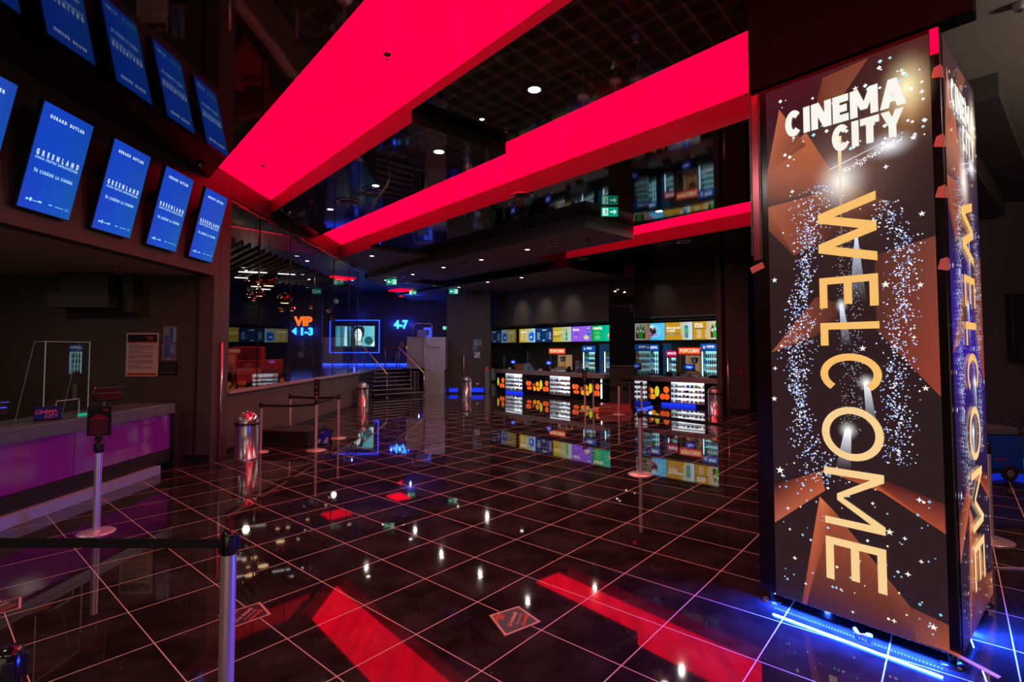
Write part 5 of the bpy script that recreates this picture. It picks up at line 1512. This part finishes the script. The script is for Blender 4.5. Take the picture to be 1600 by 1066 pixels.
# ================================================================== LIFT, UPPER FOYER
lf = thing('platform_lift', 'brushed steel wheelchair lift with arched gate beside the stairs', 'lift', (-3.50, 21.95, 0))
MB().box(0, .80, 0, .9, .001, 1.06).build('lower_housing', M['steel'], parent=lf, bevel=.006)
MB().box(-.02, .84, -.01, .9, 1.075, 2.46).build('upper_panel', mat('blue_lit_steel', (.40, .38, .48), .36, metal=.5), parent=lf, bevel=.006)  # blue light falling on the lift is mixed into this steel colour
MB().box(-1.0, -.06, 1.0, 1.06, 1.10, 2.50).build('side_panel', M['steel'], parent=lf, bevel=.006)
MB().box(-.06, .005, -.06, .02, .001, 2.46).build('post', M['chrome'], parent=lf, bevel=.01)
MB().tube([(-.62, .5, 2.4), (-.62, .5, 2.95), (-.56, .5, 3.06), (.12, .5, 3.06), (.19, .5, 2.95), (.19, .5, 2.4)], .026, 10).build('arch', M['chrome'], parent=lf)
MB().tube([(.02, -.03, 2.2), (.10, -.08, 2.08), (.62, -.08, 2.02)], .018, 8).build('grab_bar', M['chrome'], parent=lf)
MB().box(-.42, -.02, .3, .5, 2.48, 2.78).build('control_box', mat('blue_grey_box', (.12, .14, .3), .4), parent=lf, bevel=.01)
c = Canvas(.34, .42, (60, 90, 255)); c.rect(.14, .1, .24, .2, (10, 14, 60), 1); c.disc(.19, .26, .05, .05, (10, 14, 60), 1)
c.build('sign', M['col_menu'], parent=lf, o=(-.2, .62, 2.48), back=.02)
MB().box(-.60, -.30, -.05, -.03, .02, .9).build('gate_frame', M['black'], parent=lf)
m = MB();
for x in (-.62, -.45, -.30): m.box(x, x + .02, -.07, -.05, .2, 1.0)
m.box(-.62, -.28, -.07, -.05, .98, 1.0); m.build('gate_bars', M['chrome'], parent=lf)

tb = thing('foyer_table', 'long high table with steel legs in the upper foyer', 'table', (-5.9, 24.6, 1.081))
MB().box(0, 1.2, -.25, .25, .92, .96).build('tabletop', M['wood'], parent=tb, bevel=.005)
for x in (.06, .60, 1.14):
    MB().tube([(x, 0, 0), (x, 0, .92)], .025, 10).build('leg', M['chrome'], parent=tb)
tag(MB().box(-.12, .12, -.04, .04, 0, .28).build('leaflet_holder', M['grey_plastic'], loc=(-5.05, 24.6, 2.042)), 'small grey leaflet holder on the foyer table', 'holder')
tr_ = thing('foyer_railing', 'steel railing along the landing beside the lift', 'railing', (-4.55, 23.6, 1.081))
MB().tube([(0, 0, .98), (0, 1.6, .98)], .025, 10).build('top_rail', M['chrome'], parent=tr_)
for y in (0, .8, 1.6): MB().tube([(0, y, 0), (0, y, .97)], .018, 8).build('post', M['chrome'], parent=tr_)
t = thing('orange_lamp', 'small orange lit box on the landing railing', 'light', (-4.55, 23.45, 1.95)); MB().box(-.06, .06, -.04, .04, 0, .13).build('lens', emat('amber_light', (1, .35, .03), 1.2), parent=t); MB().box(-.08, .08, -.05, .05, .131, .16).build('hood', M['black'], parent=t)

# video wall with blue neon frame
vw = thing('video_wall', 'film screen with a face inside a blue neon frame in the upper foyer', 'screen', (-9.35, 27.1, 1.75))
WV, HV = 2.62, 1.74
m = MB(); 
for (a, b_, c_, d_) in ((0, WV, 0, .045), (0, WV, HV - .045, HV), (0, .045, .045, HV - .045), (WV - .045, WV, .045, HV - .045)): m.box(a, b_, -.08, -.04, c_, d_)
m.build('neon_frame', M['blue_glow'], parent=vw)
MB().box(.0, WV, -.04, .0, .0, HV).build('backing', M['blue_dark'], parent=vw)
c = Canvas(2.05, 1.12, None, .002)
grad(c, 2.05, 1.12, (50, 110, 130), (90, 170, 180))
c.rect(0, 0, 2.05, .06, (20, 50, 60), 1)
for (x, w_, cc) in ((.06, .2, (60, 150, 165)), (.30, .06, (20, 50, 60)), (.46, .16, (190, 225, 225)), (.66, .1, (30, 90, 100))): c.poly([(x, .1), (x + w_, .06), (x + w_ * .7, 1.1), (x + w_ * .25, 1.08)], cc, 2)
c.rect(.80, .06, 1.0, 1.12, (20, 40, 46), 2)
c.poly([(1.0, .06), (1.0, 1.0), (1.1, 1.1), (1.42, 1.1), (1.52, .95), (1.50, .6), (1.40, .5), (1.42, .06)], (30, 34, 36), 3)
c.disc(1.20, .66, .19, .32, (205, 220, 218), 4, 26); c.poly([(1.0, .98), (1.06, 1.10), (1.42, 1.10), (1.48, .8), (1.40, .62), (1.36, .92), (1.16, 1.0)], (22, 26, 28), 5)
c.poly([(1.06, .45), (1.34, .5), (1.42, .1), (1.04, .1)], (170, 190, 190), 3)
for x in (1.11, 1.26): c.disc(x, .71, .035, .016, (30, 36, 38), 6); c.rect(x - .045, .75, x + .045, .765, (60, 56, 54), 6)
c.poly([(1.18, .70), (1.20, .58), (1.15, .575)], (150, 160, 160), 6); c.disc(1.18, .48, .05, .014, (150, 100, 100), 6)
c.disc(1.75, .35, .22, .22, (26, 70, 78), 3); c.poly([(1.85, .06), (2.05, .06), (2.05, .35)], (200, 225, 225), 4)
for (a, b_, e, f_) in ((1.018, .0, 1.03, 1.12), (0, .555, 2.05, .565)): c.rect(a, b_, e, f_, (10, 20, 24), 8)
c.build('display', attr_mat('film_content', 'emit', 1.5, 'AUTO'), parent=vw, o=(.30, -.05, .30))
lamp('neon_lamp', 'POINT', (-8.0, 26.7, 3.7), 12, (.03, .08, 1), .03)


def neon(name, label, txts, loc, cat='sign', glowc=True):
    t = thing(name, label, cat, loc)
    for s_, u, v, size, wd, m_, nm in txts:
        vs, fs = text_mesh(s_, .045)
        x0 = min(p[0] for p in vs); x1 = max(p[0] for p in vs); y0 = min(p[1] for p in vs)
        kx = wd / (x1 - x0); ky = size / .72
        b_ = MB(); fr_ = [(u + (x - x0) * kx, -.05, v + (y) * ky) for x, y in vs]; bk = [(p[0], -.005, p[2]) for p in fr_]
        b_._add(fr_ + bk, [tuple(f) for f in fs] + [tuple(i + len(vs) for i in f[::-1]) for f in fs]); b_.build(nm, m_, parent=t)
    return t


vip = neon('vip_sign', 'glowing orange VIP and blue 1-3 arrow sign seen through the lounge glass', (('VIP', .12, .44, .42, .86, M['orange_emit'], 'top_lettering'), ('1-3', .46, 0, .34, .56, M['cyan_emit'], 'number_lettering')), (-10.16, 24.195, 2.62))
m = MB(); m._add([(.02, -.05, .17), (.24, -.05, -.01), (.24, -.05, .36)], [(0, 1, 2)]); m._add([(.02, -.01, .17), (.24, -.01, -.01), (.24, -.01, .36)], [(2, 1, 0)]); m.build('arrow', M['cyan_emit'], parent=vip)
for q in (.2, .6, 1.0): lamp('vip_sign_lamp', 'POINT', (-10.16 + q, 23.98, 2.80), 7, (.02, .05, 1), .05)
n47 = neon('screen_number_sign', 'glowing blue 4-7 sign on the back wall of the upper foyer', (('4-7', .06, .0, .42, .74, M['cyan_emit'], 'lettering'),), (-6.12, 27.395, 3.07))
for q in (-6.1, -5.65, -5.2): lamp('number_sign_lamp', 'POINT', (q, 27.16, 3.28), 9.0, (.02, .05, 1), .05)
tag(MB().box(0, 6.6, -.06, 0, 0, .10).build('skirting_light', M['blue_glow'], loc=(-10.4, 27.38, 1.10)), 'blue glowing skirting strip along the upper foyer wall', 'light')
lamp('foyer_blue_lamp', 'POINT', (-7.9, 26.6, 1.5), 16, (.04, .07, 1), .03)
lamp('foyer_blue_lamp', 'POINT', (-4.6, 26.7, 1.5), 26, (.04, .07, 1), .03)
lamp('foyer_front_fill', 'AREA', (-4.2, 20.3, 4.50), 30, (.22, .17, 1), .08, target=(-3.4, 22.2, 1.2))  # blue fill added above the landing to colour the lift and stairs
lamp('foyer_floor_lamp', 'POINT', (-4.6, 24.6, 4.4), 14, (.08, .12, 1), .03)
for x, y, w_, l_, lab in ((-4.85, 23.2, .5, .35, 'small red ceiling light panel over the stairs, nearest'), (-4.75, 25.4, .7, .35, 'small red ceiling light panel above the 4-7 sign'), (-7.2, 22.0, .5, .5, 'small red ceiling light panel left of the stairs')):
    tag(MB().box(-w_, w_, -l_, l_, 0, .02).build('ceiling_light_panel', M['lum'], loc=(x, y, 4.59 if x > -5.4 else 4.97), rotz=math.radians(-49)), lab, 'ceiling light')

# ================================================================== LOUNGE
def sofa(label, loc, rz, w_, h_=.85, cat='sofa', name='lounge_sofa'):
    t = thing(name, label, cat, loc, rz, 'red lounge seats behind the glass')
    MB().box(-w_ / 2, w_ / 2, -.36, .36, .12, .42).build('seat', M['red_fabric'], parent=t, bevel=.04, seg=3)
    MB().box(-w_ / 2, w_ / 2, .22, .42, .30, h_).build('backrest', M['red_fabric'], parent=t, bevel=.05, seg=3)
    for x in (-w_ / 2, w_ / 2 - .14): MB().box(x, x + .14, -.36, .36, .12, .60).build('arm', M['red_fabric'], parent=t, bevel=.04, seg=3)
    for x in (-w_ / 2 + .08, w_ / 2 - .08):
        for y in (-.28, .32): MB().tube([(x, y, 0), (x, y, .12)], .02, 8).build('leg', M['black'], parent=t)
    return t


sofa('tall red armchair behind the glass, its back to the black plinth', (-6.35, 13.1, 1.081), math.radians(160), 1.0, .92, 'armchair', 'lounge_armchair')
sofa('low red sofa behind the first glass panes', (-5.95, 11.2, 1.081), math.radians(90), 1.3, .74)
sofa('red armchair deep in the lounge by the round table', (-8.3, 13.4, 1.081), math.radians(-60), .9, .80, 'armchair', 'lounge_armchair')


def table(label, loc, h_=.74):
    t = thing('lounge_table', label, 'table', loc, 0, 'round lounge tables')
    MB().lathe([(0, h_ - .03), (.32, h_ - .03), (.33, h_ - .015), (.32, h_), (0, h_)], 30).build('tabletop', M['wood'], parent=t)
    MB().lathe([(.03, .02), (.03, h_ - .031)], 12).build('column', M['black'], parent=t); MB().lathe([(0, .02), (.22, .015), (.22, .001)], 24).build('base', M['black'], parent=t)


table('round wooden table near the first glass pane', (-6.9, 10.9, 1.081)); table('round wooden table by the tall red armchair', (-7.2, 14.6, 1.081))


def chair(label, loc, rz):
    t = thing('lounge_chair', label, 'chair', loc, rz, 'thin black chairs in the lounge')
    MB().box(-.20, .20, -.20, .20, .44, .47).build('seat', M['black'], parent=t, bevel=.01)
    for x in (-.18, .18):
        for y in (-.18, .18): MB().tube([(x * 1.15, y * 1.15, 0), (x, y, .44)], .011, 6).build('leg', M['black'], parent=t)
    m = MB()
    for k in range(5): m.tube([(-.17 + .085 * k, .19, .47), (-.18 + .09 * k, .24, .86)], .007, 6)
    m.tube([(-.19, .24, .86), (0, .26, .88), (.19, .24, .86)], .012, 6); m.build('backrest', M['black'], parent=t)


chair('thin black chair just behind the pier edge', (-5.95, 10.0, 1.081), 1.2); chair('thin black chair beside the round table near the pier', (-6.7, 10.15, 1.081), 2.6)
PEN = [(398, 448, 12.6, .20), (418, 447, 13.4, .22), (389, 465, 12.9, .10), (404, 463, 13.2, .13), (395, 470, 12.1, .08), (444, 474, 14.0, .20), (455, 486, 14.6, .11), (439, 487, 14.4, .10), (485, 482, 15.8, .10), (513, 488, 17.2, .10), (519, 502, 17.0, .10)]  # some entries, the pairs above all, stand for reflections in the glass
for i, (x, y, Y, r) in enumerate(PEN):
    X = (x - 794) / 806.9 * Y; Z = 1.92 + (547 - y) / 806.9 * Y
    t = thing('pendant_lamp', 'copper glass pendant lamp in the lounge, %s' % ('large left one of the high pair', 'large right one of the high pair', 'small left one of the lower cluster', 'right one of the lower cluster', 'lowest and smallest of the lower cluster', 'big lone dome above the VIP sign', 'small one right below the big dome', 'small one left below the big dome', 'single small one right of the VIP sign', 'upper one by the neon frame', 'lower one by the neon frame')[i], 'pendant lamp', (X, Y, Z), 0, 'copper pendant lamps in the lounge')
    MB().lathe([(0.02, r * 1.5), (r * .45, r * 1.42), (r * .85, r * 1.05), (r, r * .6), (r * .93, r * .2), (r * .62, 0), (r * .6, .01), (r * .9, r * .22)], 28).build('shade', M['copper'], parent=t)
    MB().lathe([(0, .02), (r * .5, .02), (r * .58, .005)], 20).build('diffuser', M['warm_emit'], parent=t)
    MB().tube([(0, 0, r * 1.5), (0, 0, 4.995 - Z)], .004, 5).build('cord', M['black'], parent=t)
for i, (x, y) in enumerate(((385, 424), (401, 424), (446, 427), (489, 424), (508, 426), (378, 433), (410, 451), (402, 378), (456, 400))):
    Z = 4.02; Y = (Z - 1.92) * 806.9 / (547 - y); X = (x - 794) / 806.9 * Y
    if X > -5.6: continue
    t = thing('linear_light', 'short white linear light among the lounge ceiling slats', 'light', (X, Y, Z), math.radians(25), 'linear lights in the lounge ceiling')
    MB().box(-.22, .22, -.02, .02, -.03, -.01).build('tube', M['tube_emit'], parent=t)
    MB().box(-.006, .006, -.006, .006, -.0095, 4.995 - Z).build('stem', M['black'], parent=t)
for x, y, z, p in ((-7.5, 12, 3.9, 40), (-8.5, 17, 3.9, 30), (-7, 21, 3.9, 16)): lamp('lounge_lamp', 'POINT', (x, y, z), p * .5, (1, .8, .65), .1)

# ================================================================== CEILING FITTINGS
def downlight(label, x, y, z, r=.05, square=False):
    t = thing('downlight', label, 'downlight', (x, y, z), 0, 'recessed downlights')
    MB().lathe([(r, -.001), (r * 1.35, -.002), (r * 1.4, -.006), (r * 1.1, -.008), (r * .98, -.003)], 24).build('rim', M['steel_dark'], parent=t)
    m = MB(); n = 20; m._add([(r * math.cos(2 * math.pi * k / n), r * math.sin(2 * math.pi * k / n), -.004) for k in range(n)], [tuple(range(n))[::-1]]); m.build('lens', M['spot_emit'], parent=t)
    if square: MB().box(-r * 2.2, r * 2.2, -r * 2.2, r * 2.2, -.0009, -.0002).build('plate', M['frame_black'], parent=t)


for lab, px_, z, r in (('square framed downlight in the mirror ceiling, the brightest', (835, 140), 5.04, .075), ('round downlight in the middle mirror ceiling', (686, 237), 4.87, .075), ('downlight in the mirror ceiling left of the second red strip', (587, 290), 4.87, .06),
                       ('downlight near the lounge end of the mirror ceiling', (516, 327), 4.87, .06), ('tiny downlight in the mirror ceiling above the soffit step', (753, 186), 5.04, .03), ('downlight in the grey soffit above the lounge end', (581, 400), 4.76, .06),
                       ('first downlight of the long soffit from the left', (603, 438), 4.55, .06), ('second downlight of the long soffit from the left', (645, 429), 4.55, .06), ('third downlight of the long soffit', (693, 418), 4.55, .06), ('fourth downlight of the long soffit', (752, 406), 4.55, .06),
                       ('fifth downlight of the long soffit, near its corner', (824, 390), 4.55, .06), ('left downlight in the soffit over the counter', (762, 441), 4.55, .06), ('right downlight in the soffit over the counter', (815, 434), 4.55, .06), ('downlight at the far pier edge of the soffit', (717, 449), 4.55, .05),
                       ('round downlight in the right mirror ceiling', (1030, 330), 4.84, .075)):
    Y = (z - 1.92) / (math.tan(math.atan2(513.45 - px_[1], 806.9) + math.radians(2.368))); a_ = math.atan2(513.45 - px_[1], 806.9)
    # ground distance from the camera to the fitting
    dx = (px_[0] - 794.0) / 806.9; dz = (513.45 - px_[1]) / 806.9
    cy, sy = math.cos(math.radians(2.368)), math.sin(math.radians(2.368))
    fy, fz = cy - dz * sy, sy + dz * cy
    k_ = (z - 1.92) / fz
    downlight(lab, dx * k_, fy * k_, z, r, 'square' in lab)
downlight('downlight in the blue foyer ceiling above the lift', -3.6, 24.3, 4.619, .05); downlight('downlight in the blue foyer ceiling near the 4-7 sign', -4.6, 26.2, 4.619, .05)
downlight('downlight in the ceiling above the ticket desk', -7.45, 7.0, 3.22, .07)


def ceiling_pt(px_, py_, z):
    dx = (px_ - 794.0) / 806.9; dz = (513.45 - py_) / 806.9
    cy, sy = math.cos(math.radians(2.368)), math.sin(math.radians(2.368))
    k_ = (z - 1.92) / (sy + dz * cy)
    return (dx * k_, (cy - dz * sy) * k_, z)


def sprinkler(label, p, r=.045):
    t = thing('sprinkler', label, 'sprinkler', p, 0, 'ceiling sprinkler heads')
    MB().lathe([(0, -.012), (r * .7, -.012), (r, -.002), (r, 0)], 20).build('rose', M['steel_dark'], parent=t)
    m = MB().lathe([(0, -.065), (.022, -.062), (.024, -.058), (.006, -.05), (.008, -.012)], 12); m.build('head', M['chrome'], parent=t)


for lab, (x, y), z in (('sprinkler head on the wide red strip, near its middle', (605, 85), 5.18), ('sprinkler head on the wide red strip, near the fascia', (411, 259), 5.18), ('sprinkler head in the mirror ceiling near the tower', (993, 57), 5.04), ('sprinkler head in the right mirror ceiling', (1065, 323), 4.84),
                       ('sprinkler head in the mirror ceiling left of the red strips', (520, 10), 4.89), ('sprinkler head in the middle mirror ceiling', (790, 200), 5.04)):
    if lab.endswith('red strips'): continue
    sprinkler(lab, ceiling_pt(x, y, z))
sprinkler('sprinkler head in the ceiling above the ticket desk', (-6.1, 8.0, 3.22))
for lab, (x, y), z, r in (('large round air outlet in the right mirror ceiling', (815, 305), 4.84, .22), ('round air outlet in the mirror ceiling near the lounge', (545, 315), 4.87, .24), ('round air outlet in the middle of the mirror ceiling', (581, 297), 4.87, .18), ('round air outlet in the long soffit near its corner', (868, 382), 4.55, .20), ('round air outlet in the long soffit, middle', (724, 411), 4.55, .20),
                          ('round air outlet in the long soffit, left', (625, 433), 4.55, .2), ('round air outlet under the third red strip', (1068, 377), 4.84, .22), ('round air outlet at the soffit over the counter', (912, 404), 4.84, .2)):
    t = thing('air_outlet', lab, 'air outlet', ceiling_pt(x, y, z), 0, 'round ceiling air outlets')
    MB().lathe([(r * .8, -.001), (r, -.004), (r * 1.02, -.014), (r * .9, -.018), (r * .82, -.004)], 32).build('ring', M['chrome'], parent=t)
    MB().lathe([(0, -.012), (r * .55, -.012), (r * .62, -.004)], 24).build('disc', M['black'], parent=t)
for lab, (x, y), z, a in (('ceiling loudspeaker spot by the corner of the long soffit', (918, 374), 4.55, 0), ('black dome camera in the corner below the mirror ceiling', (313, 256), 4.885, 1), ('black dome camera on the ceiling above the ticket desk', (137, 428), 3.215, 1)):
    t = thing('dome_camera', lab, 'camera', ceiling_pt(x, y, z) if '313' not in lab else (0, 0, 0), 0)
    MB().lathe([(0, -.03), (.06, -.03), (.07, -.002), (.07, 0)], 24).build('housing', M['frame_black'], parent=t); MB().lathe([(0, -.085), (.03, -.075), (.045, -.05), (.05, -.03)], 24).build('dome', M['column_mirror'], parent=t)


def exit_sign(label, loc, rz=0, flip=False, s=1.0):
    t = thing('exit_sign', label, 'exit sign', loc, rz, 'green exit signs')
    W, H = .34 * s, .19 * s
    MB().box(-W / 2 - .01, W / 2 + .01, -.02, .02, -H - .03, -.02).build('housing', M['black'], parent=t)
    MB().tube([(-W * .3, 0, -.02), (-W * .3, 0, 0)], .006, 6).tube([(W * .3, 0, -.02), (W * .3, 0, 0)], .006, 6).build('hanger', M['steel'], parent=t)
    c = Canvas(W, H, (0, 150, 120)); g = (210, 255, 240); X = (lambda x: W - x * s) if flip else (lambda x: x * s)
    P = lambda pts, l=2: c.poly([(X(x), y * s) for x, y in pts], g, l)
    c.rect(min(X(.20), X(.31)), .02 * s, max(X(.20), X(.31)), .17 * s, g, 1)
    dk = (0, 130, 104)
    c.disc(X(.245), .145 * s, .014 * s, .014 * s, dk, 3, 10)
    for pts in (((.225, .125), (.26, .125), (.25, .08), (.235, .08)), ((.235, .08), (.25, .08), (.225, .03), (.212, .03)), ((.238, .08), (.252, .08), (.28, .045), (.272, .035)), ((.225, .12), (.215, .095), (.205, .10), (.215, .125))):
        c.poly([(X(x), y * s) for x, y in pts], dk, 3)
    P([(.03, .095), (.08, .15), (.08, .04)]); P([(.08, .08), (.16, .08), (.16, .11), (.08, .11)])
    c.build('face', M['col_menu'], parent=t, o=(-W / 2, -.0205, -H - .025))
    c.build('face', M['col_menu'], parent=t, o=(W / 2, .0205, -H - .025), U=(-1, 0, 0))


exit_sign('green exit sign hanging under the mirror ceiling before the soffit', (2.06, 10.40, 4.84), 0, True, 1.0)
exit_sign('green exit sign at the left end of the long soffit', (-4.28, 18.9, 4.55), 0, False, 1.15)
exit_sign('green exit sign on the soffit edge above the far pier', (-2.33, 22.0, 4.55), 0, False, 1.15)
exit_sign('green exit sign in the blue upper foyer', (-4.30, 23.2, 4.615), 0, True, 1.0)
exit_sign('green exit sign in the passage beside the lift arch', (-3.3, 27.375, 3.2), 0, True, 1.0)
tag(MB().tube([(-5.3, 19.35, 4.60), (-2.35, 22.1, 4.60)], .03, 8).build('soffit_edge_glint', M['chrome']), 'bright tube standing in for the sign-lit edge of the long soffit', 'rail')  # tube added where sign light catches the soffit edge; no such rail
# spots washing the wall above the counters
for lab, org, an, s in ((0, LEFT0, AL, .35), (0, LEFT0, AL, 1.75), (0, LEFT0, AL, 3.25), (0, LEFT0, AL, 4.75), (0, RIGHT0, AR, .75)):
    q = fr(org, an, s, -.9)
    lamp('wall_wash_lamp', 'SPOT', (q[0], q[1], 4.52 if org is LEFT0 else 4.80), 62, WARM, .16, target=(q[0] + .95 * math.cos(an + 1.57), q[1] + .95 * math.sin(an + 1.57), 3.55), spot=54, blend=1.0)

# ================================================================== RIGHT OF THE TOWER
sc_ = thing('floor_scrubber', 'blue and grey floor cleaning machine by the right wall', 'cleaning machine', (7.25, 7.86, 0))
MB().box(-.55, .30, -.24, .24, .16, .66).build('tank', M['blue_plastic'], parent=sc_, bevel=.03, seg=3)
MB().box(-.55, .26, -.22, .22, .662, .78).build('lid', M['grey_plastic'], parent=sc_, bevel=.03, seg=3)
for y in (-.27, .23):
    m = MB(); m.tube([(.06, y, .12), (.06, y + .04, .12)], .11, 24); wv = m.build('wheel', M['rubber'], parent=sc_)
    m = MB(); m.tube([(.06, y - .006, .12), (.06, y + .046, .12)], .05, 16); m.build('hub', M['steel'], parent=wv)
MB().tube([(.26, -.12, .62), (.62, -.12, .86), (.78, -.12, 1.0)], .018, 8).tube([(.26, .12, .62), (.62, .12, .86), (.78, .12, 1.0)], .018, 8).tube([(.78, -.16, 1.0), (.78, .16, 1.0)], .022, 8).build('handle', M['black'], parent=sc_)
MB().tube([(.44, -.1, .70), (.52, -.12, .66), (.56, -.12, .50), (.48, -.1, .36), (.34, -.05, .34)], .028, 10).build('hose', M['grey_plastic'], parent=sc_)
m = MB(); m.obox((.36, 0, .13), (.36, .56, .05), (0, .06, 0)); m.build('squeegee', M['steel_dark'], parent=sc_); MB().box(.25, .33, -.12, .12, .16, .5).build('bracket', M['black'], parent=sc_)
c = Canvas(.34, .06, None); c.text('columbus', .17, .012, .034, (190, 30, 50), 1, .02); c.build('lettering', M['col_paint'], parent=sc_, o=(-.22, -.2415, .30))
bl = thing('base_light', 'long blue glowing light box along the foot of the right wall', 'light', (6.95, 8.395, 0)); MB().box(0, 2.45, -.14, -.001, .03, .17).build('diffuser', M['blue_glow_soft'], parent=bl); MB().box(0, 2.45, -.16, -.001, .001, .028).build('frame', M['steel'], parent=bl)
wc = thing('wall_cabinet', 'dark flat cabinet high on the wall right of the tower', 'cabinet', (8.1, 8.395, 1.75)); MB().box(0, .6, -.12, -.001, 0, 1.08).build('body', M['black'], parent=wc, bevel=.006); MB().box(.01, .59, -.135, -.121, .01, 1.07).build('door', M['frame_black'], parent=wc, bevel=.004)
t = thing('smoke_detector', 'round smoke detector on the grey ceiling at top right', 'smoke detector', ceiling_pt(1597, 5, 4.598)); MB().lathe([(0, -.05), (.04, -.05), (.055, -.02), (.06, 0)], 24).build('body', M['white_plastic'], parent=t); MB().lathe([(0, -.062), (.02, -.06), (.024, -.05)], 16).build('sensor', M['grey_plastic'], parent=t)
tag(MB().box(0, .05, -.02, 0, 0, .09).build('call_point', mat('red_call_point', (.6, .03, .03), .4), loc=(7.15, 15.928, 1.2)), 'small red call point on the end wall', 'alarm')
t = thing('added_uplight', 'added unseen uplight tray below the grey ceiling, right of the camera', 'pendant lamp', (5.9, 2.2, 3.55))  # unseen fitting, added to hold the fill uplight
m = MB().box(-.50, .50, -.19, .19, 0, .012).box(-.50, .50, -.19, -.18, .012, .06).box(-.50, .50, .18, .19, .012, .06); m.build('tray', M['grey_plastic'], parent=t)
for x in (-.45, .45): MB().tube([(x, 0, .012), (x, 0, 1.048)], .004, 6).build('cord', M['black'], parent=t)
